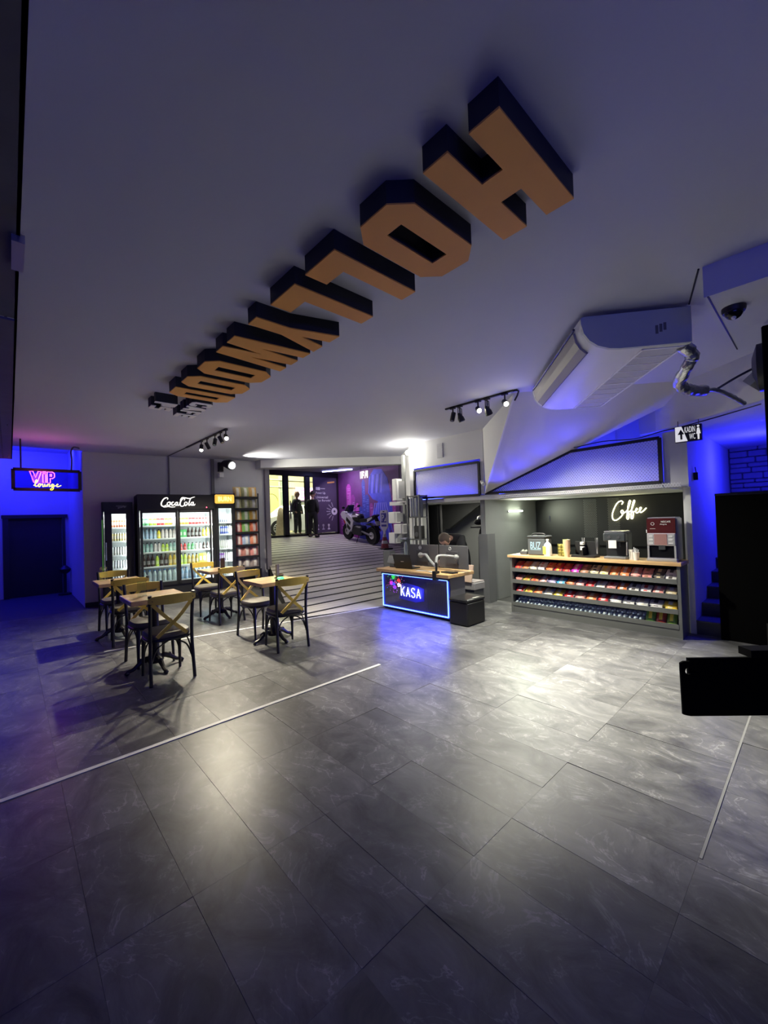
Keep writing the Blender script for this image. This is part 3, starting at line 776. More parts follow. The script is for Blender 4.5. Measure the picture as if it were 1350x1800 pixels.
# curtain, hangers and bags in the store corner
CUR = M('black_curtain', (.010, .010, .012), .9, var=.3)
t = thing('curtain', 'black pleated curtain hanging behind the cash desk', 'curtain', (7.05, 5.80, .05))
mb = MB(); n = 48; pts = []
for i in range(n + 1):
    u = i / n; pts.append((.55 * u + .03 * math.sin(u * 60), .85 * u - .025 * math.sin(u * 60)))
mb.add([(x, y, 0) for x, y in pts] + [(x, y, 1.82) for x, y in pts] + [(x + .01, y - .01, 0) for x, y in pts] + [(x + .01, y - .01, 1.82) for x, y in pts],
       [(i, i + 1, n + 2 + i, n + 1 + i) for i in range(n)] + [(2 * n + 2 + i, 3 * n + 3 + i, 3 * n + 4 + i, 2 * n + 3 + i) for i in range(n)] + [(n + 1 + i, n + 2 + i, 3 * n + 4 + i, 3 * n + 3 + i) for i in range(n)])
mb.build('cloth', CUR, t, True)
MB().tube([(-.05, -.08, 1.825), (.62, .95, 1.825)], .010, 8).build('rod', STEEL, t)
t = thing('coat_hook_rail', 'dark wall rail in the store corner with coats and bags', 'coat rack', (7.0, 4.37, 1.30))
MB().box(-.45, .5, -.04, -.01, .0, .06).build('rail', BLACK, t)
for x in (-.35, -.1, .15, .4): MB().tube([(x, -.01, .03), (x, .05, .03), (x, .06, .06)], .006, 6).build('hook', STEEL, t)
def coat(label, x, y, z, w, h, mat, name='hanging_coat', cat='coat'):
    t = thing(name, label, cat, (x, y, z - h))
    prof = []
    rr = random.Random(int(x * 100))
    mb = MB()
    for k, (zz, ww, dd) in enumerate(((h, .03, .03), (h * .93, w * .35, .05), (h * .8, w * .5, .07), (h * .5, w * .46, .08), (h * .2, w * .52, .08), (0, w * .5, .06))):
        prof.append([(ww * math.cos(2 * PI * i / 14) * (1 + .12 * math.sin(5 * i)), dd * math.sin(2 * PI * i / 14), zz) for i in range(14)])
    vs = [p for r in prof for p in r]
    fs = [(k * 14 + i, k * 14 + (i + 1) % 14, (k + 1) * 14 + (i + 1) % 14, (k + 1) * 14 + i) for k in range(5) for i in range(14)] + [list(range(14)), list(range(70, 84))[::-1]]
    mb.add(vs, fs); mb.build('fabric', mat, t, True)
coat('black coat hanging beside the grey column', 6.72, 4.47, 1.40, .34, 1.15, M('coat_black', (.014, .014, .016), .9))
coat('dark grey coat hanging deeper in the store corner', 7.22, 4.47, 1.38, .34, 1.05, M('coat_grey', (.05, .05, .055), .9))
t = thing('folded_clothes', 'heap of white and black clothes on the high shelf by the column', 'clothes', (6.85, 4.52, 1.42))
for i, (x, y, zz, r, m) in enumerate(((-.2, 0, .05, .10, 'coat_black'), (-.05, .02, .09, .12, 'white_plastic'), (.1, 0, .05, .11, 'coat_grey'), (.02, .0, .15, .08, 'coat_black'), (-.14, .0, .13, .07, 'white_plastic'))):
    MB().ball((x, y, zz), r, 10, 6, (1.2, .8, .6)).build('garment', M(m), t, True)
t = thing('wall_shelf', 'dark wall shelf under the heap of clothes', 'shelf', (6.85, 4.33, 1.36))
MB().box(-.35, .4, 0, .28, .0, .03).build('board', BLACK, t)

# ================================================================== CASH DESK
t = thing('cash_desk', 'cash desk with blue neon framed front reading KASA and wooden top', 'desk', (4.88, 4.65, 0))
MB().box(.02, .04, -.75, .75, .03, .66).build('front_panel', M('desk_panel', (.05, .045, .09), .12, var=.5, vs=3, coat=.5), t)
MB().box(.03, .40, -.76, -.73, .0, .66).build('side_panel', M('desk_side', (.17, .17, .19), .5), t)
MB().box(.03, .55, .73, .76, .0, .66).build('side_panel', M('desk_side'), t)
MB().box(.10, .52, -.72, .72, .02, .05).build('plinth', BLACK, t)
wt = MB().bbox(-.06, .60, -.80, .83, .66, .715, .006).build('worktop', OAK, t)
MB().box(.0, .03, -.76, .76, .61, .655).build('neon_channel', M('channel_blue', (.01, .01, .05), .4), t)
NB = M('neon_blue', (.3, .4, 1), .5, emit=(.02, .05, 1), es=2.2)
NBC = M('neon_core', (.6, .8, 1), .5, emit=(.25, .50, 1), es=1.3)
for a, b in (((-.73, .62), (.73, .62)), ((-.73, .06), (.73, .06)), ((-.73, .06), (-.73, .62)), ((.73, .06), (.73, .62))):
    o = MB().bar((.008, *a), (.008, *b), .024, .010, up=(1, 0, 0)).build('neon_channel', NB, t)
    MB().bar((-.002, *a), (-.002, *b), .006, .008, up=(1, 0, 0)).build('neon_core', NBC, o)
KL = M('kasa_white', (1, 1, 1), .5, emit=(.75, .84, 1), es=1.5)
kasa = {'K': [[(0, 0), (0, 1)], [(.85, 1), (0, .42)], [(.25, .6), (.9, 0)]], 'A': [[(0, 0), (.5, 1), (1, 0)], [(.2, .33), (.8, .33)]],
        'S': [[(.92, .82), (.75, .97), (.5, 1), (.2, .95), (.06, .76), (.22, .58), (.5, .5), (.8, .42), (.95, .24), (.78, .05), (.5, 0), (.22, .03), (.04, .2)]]}
for i, ch in enumerate('KASA'):
    lt = None; w_, h_ = .082, .15
    for st in kasa[ch]:
        P = [(.0, .27 - i * .118 - u * w_, .28 + v * h_) for u, v in st]
        o = MB().tube(smooth_path(P, 3) if ch == 'S' else P, .0065, 8).build('letter_stroke', KL, t, True)
halo = M('blue_glow_paint', (.05, .05, .55), .35)
point('kasa_letter_light', (4.82, 4.58, .36), .8, (.05, .06, 1), .03)
MB().prism([(.34, .22), (.30, .47), (.16, .50), (-.10, .47), (-.24, .44), (-.23, .24), (-.05, .20), (.15, .21)], .0165, .0195, 'x').build('painted_glow', halo, t)  # glow around the letters, put into the panel as blue colour
rr = random.Random(11)
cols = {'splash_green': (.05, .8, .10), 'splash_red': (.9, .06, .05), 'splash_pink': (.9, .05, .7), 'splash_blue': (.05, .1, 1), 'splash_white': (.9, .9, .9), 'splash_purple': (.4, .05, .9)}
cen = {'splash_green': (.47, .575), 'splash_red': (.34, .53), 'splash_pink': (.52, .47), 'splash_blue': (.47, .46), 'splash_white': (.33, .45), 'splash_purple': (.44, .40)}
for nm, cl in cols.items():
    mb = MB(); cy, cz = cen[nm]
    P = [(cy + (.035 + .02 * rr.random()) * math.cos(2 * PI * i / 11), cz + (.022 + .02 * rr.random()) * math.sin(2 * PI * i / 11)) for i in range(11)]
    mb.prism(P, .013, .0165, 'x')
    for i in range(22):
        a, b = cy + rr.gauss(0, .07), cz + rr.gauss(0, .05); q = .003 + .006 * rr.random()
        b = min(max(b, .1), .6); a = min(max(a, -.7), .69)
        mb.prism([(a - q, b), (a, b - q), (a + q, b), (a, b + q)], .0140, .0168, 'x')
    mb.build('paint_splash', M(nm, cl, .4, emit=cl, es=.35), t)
# mesh print on the right half of the front
mb = MB()
for i in range(26):
    y = -.30 - i * .0155; mb.box(.0185, .0205, y, y + .003, .09, .56)
for j in range(26):
    z = .09 + j * .018; mb.box(.0185, .0205, -.70, -.30, z, z + .003)
mb.build('printed_grid', M('grid_print', (.10, .10, .13), .4), t, kind='stuff')
area('kasa_neon_light', (4.80, 4.65, .34), (3.9, 4.65, .0), 9, (.03, .04, 1), 1.5, .55)

def monitor(label, y, ry):
    t = thing('computer_monitor', label, 'monitor', (5.22, y, .74), ry)
    MB().bbox(0, .018, -.31, .31, .02, .39, .006).build('back_shell', M('monitor_back', (.11, .11, .12), .4), t)
    MB().box(.018, .022, -.30, .30, .03, .38).build('screen', M('screen_dark', (.01, .01, .012), .15, emit=(.5, .6, .9), es=.4), t)
    MB().box(-.03, 0, -.12, .12, .10, .29).build('vesa_block', M('monitor_block', (.07, .07, .08), .5), t)
    lg = MB()
    lg.tube([(-.002, .06 + .025 * math.cos(a * PI / 8), .335 + .025 * math.sin(a * PI / 8)) for a in range(16)], .004, 6, closed=True)
    lg.box(-.004, 0, .045, .075, .331, .339)
    lg.build('round_logo', PLWHITE, t)
monitor('flat monitor seen from behind on the cash desk, nearer the laptop', 4.70, R(4))
monitor('flat monitor seen from behind on the cash desk, nearer the black pouf', 4.06, R(-5))
t = thing('monitor_arm', 'grey double monitor arm clamped to the cash desk top', 'monitor arm', (4.90, 4.12, .715))
ARMM = M('arm_grey', (.33, .34, .34), .4)
MB().box(-.09, .0, -.035, .035, -.10, .04).build('clamp', BLACK, t)
MB().tube([(-.03, 0, 0), (-.03, 0, .18)], .018, 10).build('post', BLACK, t)
MB().tube(smooth_path([(-.03, .0, .10), (.02, .14, .17), (.06, .26, .25), (.08, .30, .27), (.10, .38, .265), (.18, .50, .25)], 4), .022, 10).build('arm', ARMM, t, True)
MB().tube(smooth_path([(-.03, 0, .16), (.02, .02, .25), (.08, -.02, .27), (.16, -.12, .26), (.24, -.20, .24)], 4), .022, 10).build('arm', ARMM, t, True)
MB().ball((.22, -.20, .24), .045, 12, 8).ball((.17, .50, .25), .045, 12, 8).build('joint', ARMM, t, True)
t = thing('laptop', 'open black laptop seen from behind on the cash desk', 'laptop', (5.02, 4.98, .715), R(8))
MB().box(0, .24, -.18, .18, 0, .016).build('base', BLACK, t)
lid = MB().slab([(0, -.185, .012), (0, .185, .012), (-.07, .185, .25), (-.07, -.185, .25)], (.008, 0, .003)).build('lid', M('laptop_lid', (.02, .022, .026), .4), t)
MB().slab([(-.037, -.03, .125), (-.037, .03, .125), (-.040, .03, .135), (-.040, -.03, .135)], (-.0015, 0, -.0005)).build('logo', STEEL, lid)
t = thing('payment_terminal', 'dark grey touch terminal at the far end of the cash desk', 'terminal', (5.12, 5.30, .715))
MB().box(-.06, .06, -.08, .08, 0, .015).tube([(0, 0, .01), (0, 0, .10)], .02, 8).build('stand', BLACK, t)
s1 = MB().slab([(-.04, -.17, .07), (-.04, .17, .07), (.02, .17, .20), (.02, -.17, .20)], (.02, 0, -.01)).build('display', M('terminal_grey', (.09, .09, .12), .35), t)
MB().ball((-.02, 0, .135), .010, 8, 6).build('logo', PLWHITE, s1)
MB().box(.03, .10, -.15, .15, .12, .23).build('printer_head', M('terminal_top', (.15, .15, .17), .5), t)
t = thing('paper_roll_stack', 'cream paper rolls standing beside the laptop on the cash desk', 'paper rolls', (5.30, 5.03, .715))
for z in (0, .07, .14): MB().lathe([(.035, z), (.035, z + .066)], 14).build('roll', M('paper', (.72, .68, .58), .8), t, True)
for i, (x, y, a, lb) in enumerate(((5.0, 4.55, 10, 'loose white sheet lying at the middle of the cash desk'), (4.98, 4.32, -14, 'loose white sheet lying beside the monitor arm clamp'))):
    t = thing('paper_sheet', lb, 'paper', (x, y, .7155), R(a))
    MB().box(-.05, .05, -.09, .09, 0, .002).build('sheet', PLWHITE, t)
t = thing('keyboard', 'black keyboard lying on the cash desk under the monitors', 'keyboard', (5.02, 4.02, .7155), R(-6))
MB().bbox(-.05, .07, -.16, .10, 0, .018, .004).build('body', BLACK, t)
t = thing('pouf', 'black leather cube pouf in front of the cash desk', 'pouf', (5.03, 3.68, 0))
PF = M('pouf_leather', (.018, .018, .02), .35, var=.2, bump=.1)
MB().bbox(-.225, .225, -.165, .165, .0, .335, .015).build('body', PF, t)
MB().bbox(-.23, .23, -.17, .17, .335, .39, .016).build('lid', PF, t)
MB().box(-.05, .09, -.17, -.12, .388, .392).build('worn_patch', M('worn', (.4, .4, .38), .8), t)
t = thing('printer_stand', 'low pale wooden stand with grey printer behind the pouf', 'printer', (5.85, 4.15, 0))
MB().box(-.13, .15, -.12, .16, 0, .34).build('cabinet', DGREY, t)
MB().bbox(-.15, .17, -.14, .18, .34, .46, .01).build('printer_body', M('printer_grey', (.30, .29, .30), .5), t)
MB().box(-.14, .16, -.13, .17, .462, .482).build('lid', M('printer_lid', (.42, .38, .38), .5), t)
MB().slab([(-.18, -.10, .48), (-.18, .10, .48), (-.10, .10, .76), (-.10, -.10, .76)], (.02, 0, 0)).build('paper_tray', M('tray_tan', (.55, .40, .30), .6), t)
t = thing('shelf_unit', 'grey metal shelf unit with game consoles beside the cash desk', 'shelf', (6.16, 5.66, 0))
SH = M('shelf_grey', (.12, .125, .13), .5)
for x, y in ((-.12, -.16), (-.12, .16), (.12, -.16), (.12, .16)): MB().box(x - .018, x + .018, y - .018, y + .018, .0, 2.05).build('post', SH, t)
for z in (.30, .75, 1.15, 1.60, 2.03): MB().box(-.13, .13, -.17, .17, z - .012, z + .012).build('shelf_board', SH, t)
def console(label, x, y, z, w, h, m1, m2):
    t = thing('game_console', label, 'game console', (x, y, z))
    MB().bbox(-.10, .10, -w / 2, -w * .15, 0, h, .012).bbox(-.10, .10, w * .15, w / 2, 0, h, .012).build('side_shell', m1, t)
    MB().box(-.09, .09, -w * .15, w * .15, .0, h - .01).build('core', m2, t)
console('white and black upright game console on the shelf unit', 6.13, 5.78, 1.612, .12, .38, PLWHITE, BLACKG)
console('grey upright game console on the shelf unit next to the white one', 6.13, 5.62, 1.612, .13, .39, M('console_grey', (.30, .32, .35), .35), M('console_core', (.16, .17, .19), .4))
t = thing('speaker_box', 'small black speaker on the shelf unit, below the consoles', 'speaker', (6.13, 5.60, 1.165))
MB().bbox(-.08, .08, -.08, .08, 0, .26, .01).build('cabinet', BLACK, t); MB().tube([(-.081, 0, .09), (-.086, 0, .09)], .05, 14).build('driver', DGREY, t)
t = thing('figure_case', 'glass jar like white display case standing below the white boxes', 'display case', (6.06, 5.93, .55))
MB().box(-.08, .08, -.09, .09, 0, .03).box(-.08, .08, -.09, .09, .60, .63).build('cap', M('case_blue', (.30, .33, .45), .4), t)
MB().box(-.075, .075, -.085, .085, .03, .60).build('glass_body', CLEAR, t)
MB().lathe([(.03, .04), (.05, .15), (.03, .3), (.045, .42), (.02, .55)], 10).build('figure', PLWHITE, t, True)
t = thing('case_stand', 'low dark cabinet carrying the white display case', 'cabinet', (6.02, 5.98, .03))
MB().box(-.12, .18, -.15, .12, 0, .515).build('body', DGREY, t)
for i, (y, z, h, w, x, lb) in enumerate(((6.17, 1.97, .46, .13, 6.10, 'tall white box at the top of the column display'), (6.24, 1.49, .24, .20, 6.06, 'white cube box mounted below the tall one on the column'),
        (6.03, 1.27, .20, .22, 6.02, 'white cube box nearest the shelf unit on the column'), (6.25, 1.06, .23, .19, 6.06, 'lowest white cube box on the column'))):
    t = thing('display_box', lb, 'box', (x, y, z), 0, 'white boxes on the column')
    MB().bbox(-.09, .09, -w / 2, w / 2, 0, h, .008).build('carton', PLWHITE, t)
    MB().box(-.02, .16, -w / 2 - .002, w / 2 - .04, h * .1, h * .9).build('side_sleeve', M('sleeve_grey', (.32, .32, .33), .5), t)
t = thing('display_pole', 'grey upright post carrying the white boxes at the column', 'post', (6.29, 6.15, 0))
MB().box(-.03, .03, -.03, .03, .0, 2.95).build('post', MGREY, t)
MB().box(-.09, .03, -.12, .14, 1.93, 1.955).build('bracket_shelf', PLWHITE, t)
t = thing('grey_bin', 'small grey box on the ramp beside the column', 'bin', (6.0, 6.38, .10))
MB().box(-.08, .08, -.10, .10, 0, .8).build('body', MGREY, t)

# ================================================================== SNACK COUNTER
CY0, CY1, CX0, CX1 = 1.22, 3.52, 6.02, 6.42
t = thing('snack_counter', 'grey snack counter with oak top and four open shelves', 'counter', (CX0, (CY0 + CY1) / 2, 0))
hw = (CY1 - CY0) / 2
CG = M('counter_grey', (.12, .125, .12), .45, var=.06)
MB().bbox(-.03, .44, -hw - .02, hw + .03, .895, .937, .004).build('worktop', OAK, t)
MB().box(0, .40, -hw, -hw + .035, 0, .895).build('side_panel', CG, t)
MB().box(0, .40, hw - .035, hw, 0, .895).build('side_panel', CG, t)
MB().box(.385, .40, -hw, hw, .0, .895).build('back_panel', BLACK, t)
for z in (.69, .505, .32): 
    o = MB().slab([(.02, -hw + .035, z - .005), (.02, hw - .035, z - .005), (.385, hw - .035, z + .06), (.385, -hw + .035, z + .06)], (0, 0, -.012)).build('shelf_board', DGREY, t)
    MB().box(-.004, .012, -hw + .035, hw - .035, z - .02, z + .04).build('shelf_lip', CG, o)
o = MB().box(.0, .385, -hw + .035, hw - .035, .125, .14).build('shelf_board', DGREY, t)
MB().box(-.004, .012, -hw + .035, hw - .035, .118, .175).build('shelf_lip', CG, o)
MB().box(.004, .02, -hw + .03, hw - .03, 0, .12).build('kick_board', CG, t)
MB().box(-.004, .004, -hw + .0, hw - .0, 0.0, .008).build('floor_bead', MGREY, t)
# wrappers: a pillow shaped packet with crimped ends, two colours
def pillow(w, d, h, nx=6, ny=5):
    mb = MB(); top = []; bot = []
    for i in range(nx + 1):
        for j in range(ny + 1):
            u, v = i / nx * 2 - 1, j / ny * 2 - 1
            b = (1 - abs(u) ** 3) * (1 - v * v) ** .6 if abs(v) < 1 else 0
            top.append((v * d / 2, u * w / 2, h / 2 + b * h / 2)); bot.append((v * d / 2, u * w / 2, h / 2 - b * h / 2))
    n = (nx + 1) * (ny + 1); fs = []; mi = []
    for i in range(nx):
        for j in range(ny):
            a = i * (ny + 1) + j; q = (a, a + 1, a + ny + 2, a + ny + 1)
            fs.append(q); mi.append(1 if 2 <= i <= nx - 3 and 1 <= j <= ny - 2 else 0); fs.append([n + k for k in q[::-1]]); mi.append(0)
    o = len(mb.v); mb.v += top + bot
    for f, m in zip(fs, mi): mb.f.append(list(f)); mb.m.append(m)
    return mb
PK = {}
def packcol(c, k):
    return M('wrap_%02d%02d%02d' % tuple(int(v * 99) for v in c), c, .32, var=.35, vs=22)
def snack(name, label, cat, loc, c1, c2, w, d, h, tilt, group, kind='pillow'):
    key = (c1, c2, round(w, 3), round(d, 3), round(h, 3), kind, round(tilt, 2))
    if key not in PK:
        if kind == 'pillow': mb = pillow(w, d, h)
        else:
            mb = MB().box(-d / 2, d / 2, -w / 2, w / 2, 0, h); mb.box(-d / 2 - .001, -d / 2, -w * .3, w * .3, h * .2, h * .8, 1)
        mb.xf(Matrix.Rotation(-tilt, 4, 'Y'))
        PK[key] = mb.mesh(name, [packcol(c1, 0), packcol(c2, 1)], kind == 'pillow')
    o = link(name, PK[key], None, loc, 0, None, label, cat, group)
    return o
OR = (.75, .22, .08); RD = (.62, .04, .05); PKC = (.70, .30, .28); CR = (.72, .60, .38); WH = (.75, .73, .72); YE = (.80, .55, .08); MG = (.65, .03, .45); LB_ = (.08, .35, .62); LV = (.42, .36, .62); BR = (.30, .16, .10); DK = (.10, .09, .09); GR = (.12, .28, .06)
rows = [
    ('top', .735, [(RD, OR, 3), (OR, PKC, 3), (CR, WH, 3), (WH, PKC, 2), (OR, RD, 2), (RD, YE, 3), (RD, OR, 2), (MG, WH, 2), (BR, PKC, 2), (CR, DK, 2), (CR, YE, 2), (OR, CR, 2), (OR, WH, 2), (PKC, WH, 2), (PKC, BR, 2), (DK, CR, 2), (WH, DK, 2)], .090),
    ('second', .55, [(PKC, OR, 2), (YE, OR, 2), (OR, RD, 2), (PKC, WH, 2), (LV, WH, 2), (LB_, WH, 2), (OR, BR, 2), (PKC, WH, 2), (RD, PKC, 2), (WH, CR, 2), (PKC, RD, 2), (OR, WH, 2), (WH, DK, 2), (WH, RD, 2), (PKC, WH, 2), (CR, WH, 2)], .075),
    ('third', .365, [(RD, WH, 2), (YE, OR, 2), (OR, CR, 2), (WH, CR, 2), (YE, WH, 2), (RD, WH, 2), (PKC, CR, 2), (OR, CR, 2), (RD, WH, 2), (WH, PKC, 2), (WH, DK, 2), (WH, CR, 2), (WH, DK, 2), (YE, WH, 2)], .080),
]
cname = {OR: 'orange', RD: 'red', PKC: 'pink', CR: 'cream', WH: 'white', YE: 'yellow', MG: 'magenta', LB_: 'blue', LV: 'lilac', BR: 'brown', DK: 'dark', GR: 'green'}
ordw = ['first', 'second', 'third', 'fourth', 'fifth', 'sixth', 'seventh', 'eighth', 'ninth', 'tenth', 'eleventh', 'twelfth', 'thirteenth', 'fourteenth', 'fifteenth', 'sixteenth', 'seventeenth']
rr = random.Random(4)
for rn_, z, groups, h in rows:
    n = len(groups); wd = (CY1 - CY0 - .10) / n
    for gi, (c1, c2, k) in enumerate(groups):
        yc = CY1 - .05 - wd * (gi + .5)
        lv_n = 3 if rn_ == 'top' else 2
        hh = h * (.46 if rn_ == 'top' else .55)
        for q in range(lv_n):
            pos_ = ('lower', 'middle', 'upper')[q] if lv_n == 3 else ('lower', 'upper')[q]
            lab = f'{pos_} {cname[c1]} and {cname[c2]} packet, {ordw[gi]} group from wall on {rn_} counter shelf'
            a_, b_ = (c1, c2) if (q + gi) % 3 else (c2, c1)
            snack('snack_packet', lab, 'snack', (CX0 + .085 + .035 * q + rr.uniform(-.010, .010), yc + rr.uniform(-.004, .004), z - .02 + q * hh * .80), c1, c2, wd * .92, .13, hh, .42, f'snacks on the {rn_} counter shelf')
    o = MB()
    for gi in range(1, n):
        yc = CY1 - .05 - wd * gi
        MB().slab([(.016, yc - .002 - (CY0 + CY1) / 2, z - .03), (.33, yc - .002 - (CY0 + CY1) / 2, z + .03), (.33, yc - .002 - (CY0 + CY1) / 2, z + .08), (.016, yc - .002 - (CY0 + CY1) / 2, z + .02)], (0, .003, 0)).build('divider', M('divider_clear', (.5, .5, .52), .3), t)
# water bottles lying on the bottom shelf, caps to the front
WB = M('water_bottle', (.70, .78, .82), .12, var=.3, vs=30); WC = M('bottle_cap', (.62, .74, .86), .4); WL = M('bottle_label', (.55, .66, .76), .4)
wat = MB().lathe([(.012, -.11), (.012, -.093), (.012, -.09), (.028, -.06), (.030, -.045), (.027, -.03), (.030, -.015), (.030, .03), (.028, .06), (.028, .10)], 10, (0, 0, 0), [1, 1, 0, 0, 0, 0, 2, 2, 0], 'x').mesh('water_bottle', [WB, WC, WL], True)
y = CY1 - .075; k = 0
while y > CY0 + .42:
    for lv in range(2):
        link('water_bottle', wat, None, (CX0 + .13 + .05 * lv + .01 * (k % 3), y - .031 * lv, .175 + .052 * lv), 0, None, 'small clear water bottle lying with its cap forward on the lowest counter shelf', 'bottle', 'water bottles in the counter')
    y -= .063; k += 1
for i, (c1, c2, lb) in enumerate(((GR, YE, 'green and yellow chips bag on the lowest counter shelf, beside the water bottles'), ((.35, .05, .04), YE, 'dark red chips bag with yellow print on the lowest counter shelf'), ((.16, .30, .05), (.85, .65, .10), 'olive chips bag on the lowest counter shelf, at the stair end'))):
    mb = pillow(.11, .18, .07); mb.xf(Matrix.Translation((0, 0, .035)) @ Matrix.Rotation(-1.0, 4, 'Y'))
    link('chips_bag', mb.mesh('chips_bag', [packcol(c1, 0), packcol(c2, 1)], True), None, (CX0 + .14, CY0 + .355 - .115 * i, .175), 0, None, lb, 'snack', 'chips bags in the counter')
# ---- things on the counter top
TZ = .937
t = thing('ice_box', 'dark grey cooler box with pale blue BUZ lettering on the counter', 'cooler box', (6.24, 3.12, TZ))
MB().bbox(-.10, .14, -.145, .145, 0, .27, .015).build('body', M('cooler_grey', (.10, .11, .115), .5), t)
MB().bbox(-.11, .15, -.155, .155, .27, .305, .012).build('lid', M('cooler_lid', (.045, .05, .055), .45), t)
MB().tube(smooth_path([(.0, -.12, .30), (.0, -.08, .335), (.0, .08, .335), (.0, .12, .30)], 4), .010, 8).build('handle', BLACK, t)
text('lettering', 'BUZ', M('buz_blue', (.42, .68, .82), .5), t, (-.10, .095, .10), (0, -1, 0), (0, 0, 1), .11, .17, .003)
MB().box(-.103, -.10, -.075, .095, .085, .092).build('underline', M('buz_blue'), t)
t = thing('syrup_bottle', 'white jerry bottle with yellow label beside the cooler box', 'bottle', (6.14, 2.93, TZ))
MB().lathe([(.06, 0), (.062, .02), (.062, .14), (.05, .18), (.018, .215), (.018, .235)], 14).build('body', M('milk_plastic', (.62, .66, .70), .4), t, True)
MB().lathe([(.022, .232), (.022, .26)], 10).build('cap', PLWHITE, t)
MB().box(-.066, -.058, .0, .05, .03, .15).build('label_sticker', M('sticker_yellow', (.8, .72, .1), .5), t)
t = thing('small_tin', 'small dark tin with pale packets at the wall end of the counter', 'tin', (6.22, 3.36, TZ))
MB().bbox(-.05, .05, -.06, .06, 0, .05, .006).build('box', DGREY, t); MB().ball((-.01, .02, .055), .025, 8, 6).ball((0, -.03, .055), .022, 8, 6).build('sachets', M('sachet', (.5, .52, .42), .6), t, True)
t = thing('tea_jar', 'square jar of yellow wrapped tea bags on the counter', 'jar', (6.22, 2.735, TZ))
MB().box(-.05, .05, -.055, .055, 0, .19).build('glass_body', CLEAR, t)
for k in range(4):
    for q in (-.025, .025): MB().bbox(-.044, .044, q - .022, q + .022, .006 + .045 * k, .045 + .045 * k, .006).build('tea_bag', M('tea_yellow', (.50, .40, .10), .6, var=.5, vs=20), t)
CUPM = M('paper_cup', (.70, .50, .33), .6, var=.15, vs=20)
for i, (x, y, h, c, lb) in enumerate(((6.16, 2.655, .25, (.60, .62, .25), 'greenish stack of paper cups, next to the tea jar'), (6.10, 2.615, .26, (.72, .52, .36), 'tan stack of paper cups, in front of the greenish stack'))):
    t = thing('cup_stack', lb, 'cups', (x, y, TZ), 0, 'paper cup stacks')
    for k in range(6):
        MB().lathe([(.028 + .0015 * k, .03 * k), (.045, .03 * k + .10), (.047, .03 * k + .105), (.043, .03 * k + .10)], 14).build('cup', M('cup_%d' % i, c, .6, var=.15, vs=20), t, True)
t = thing('condiment_caddy', 'black caddy with stirrers and white lidded jars on the counter', 'caddy', (6.22, 2.44, TZ))
MB().box(-.10, .10, -.20, .13, 0, .03).box(.06, .10, -.20, .13, .03, .22).box(-.10, .10, -.04, -.03, .03, .14).build('tray', BLACK, t)
for x, y, z in ((-.06, .08, .03), (-.0, .07, .09), (-.06, -.11, .0), (.0, -.14, .08)):
    j = MB().lathe([(.028, z), (.030, z + .01), (.030, z + .10)], 12).build('jar', M('jar_black', (.03, .025, .025), .25), t, True)
    MB().lathe([(.033, z + .10), (.033, z + .125), (.02, z + .13)], 12).build('lid', PLWHITE, j, True)
rr = random.Random(9)
for k in range(8):
    y0 = .0 if k < 5 else -.19
    MB().tube([(.03, y0 + .01 * rr.uniform(-1, 1), .05), (.03 + .03 * rr.uniform(-1, 1), y0 + .03 * rr.uniform(-1, 1), .28)], .005, 5).build('stirrer', STEEL if k % 2 else PLWHITE, t)
t = thing('coffee_machine', 'black espresso machine with white note on the counter', 'coffee machine', (6.22, 1.97, TZ))
MB().bbox(-.13, .16, -.14, .14, 0, .035, .008).build('drip_tray', M('tray_silver', (.32, .33, .34), .3, .6), t)
MB().bbox(-.02, .16, -.14, .14, .03, .36, .012).build('body', M('machine_black', (.02, .021, .023), .3), t)
MB().bbox(-.13, -.01, -.14, .14, .24, .36, .015).build('front_head', M('machine_front', (.045, .05, .055), .3), t)
MB().bbox(-.12, .14, -.13, .13, .36, .385, .008).build('bean_lid', M('machine_lid', (.25, .25, .26), .25, .5), t)
MB().tube([(-.09, -.05, .24), (-.09, -.05, .17)], .02, 10).build('spout', BLACK, t)
MB().tube([(-.09, .05, .24), (-.09, .05, .19)], .014, 10).build('spout', BLACK, t)
MB().box(-.136, -.131, -.03, .07, .15, .26).build('note', PLWHITE, t)
MB().tube(smooth_path([(-.10, -.15, .24), (-.12, -.155, .18), (-.12, -.15, .06)], 4), .008, 6).build('steam_wand', STEEL, t)
MB().tube([(-.132, .06, .30), (-.138, .06, .30)], .022, 14).tube([(-.132, -.06, .30), (-.138, -.06, .30)], .018, 14).build('dial', STEEL, t)
for i, (x, y, h, lb) in enumerate(((6.16, 1.775, .13, 'white paper cup beside the espresso machine'), (6.12, 1.715, .10, 'white paper cup with sugar sticks, nearer the vending machine'))):
    t = thing('paper_cup', lb, 'cup', (x, y, TZ))
    MB().lathe([(.030, 0), (.038, h), (.040, h + .004), (.034, h)], 14).build('cup', M('white_cup', (.75, .74, .70), .5), t, True)
    if i:
        for k in range(4): MB().tube([(.0, .012 * (k - 1.5), .02), (.01 * (k - 1), .02 * (k - 1.5), .14 + .01 * k)], .005, 5).build('sugar_stick', PLWHITE, t)
t = thing('vending_coffee_machine', 'tall silver coffee vending machine with maroon display panel', 'coffee machine', (6.24, 1.42, TZ))
MB().bbox(-.12, .17, -.165, .165, 0, .56, .02).build('housing', M('vend_side', (.20, .19, .24), .35), t)
VS = M('vend_silver', (.58, .58, .60), .3, .5)
MB().box(-.14, -.118, -.155, .155, .36, .55).build('display_panel', M('vend_maroon', (.065, .012, .014), .25), t)
MB().bbox(-.155, -.118, -.155, .155, .20, .36, .01).build('front_panel', VS, t)
MB().box(-.159, -.154, -.065, .075, .21, .35).build('menu_plate', M('vend_menu', (.30, .16, .15), .4), t)
bt = MB()
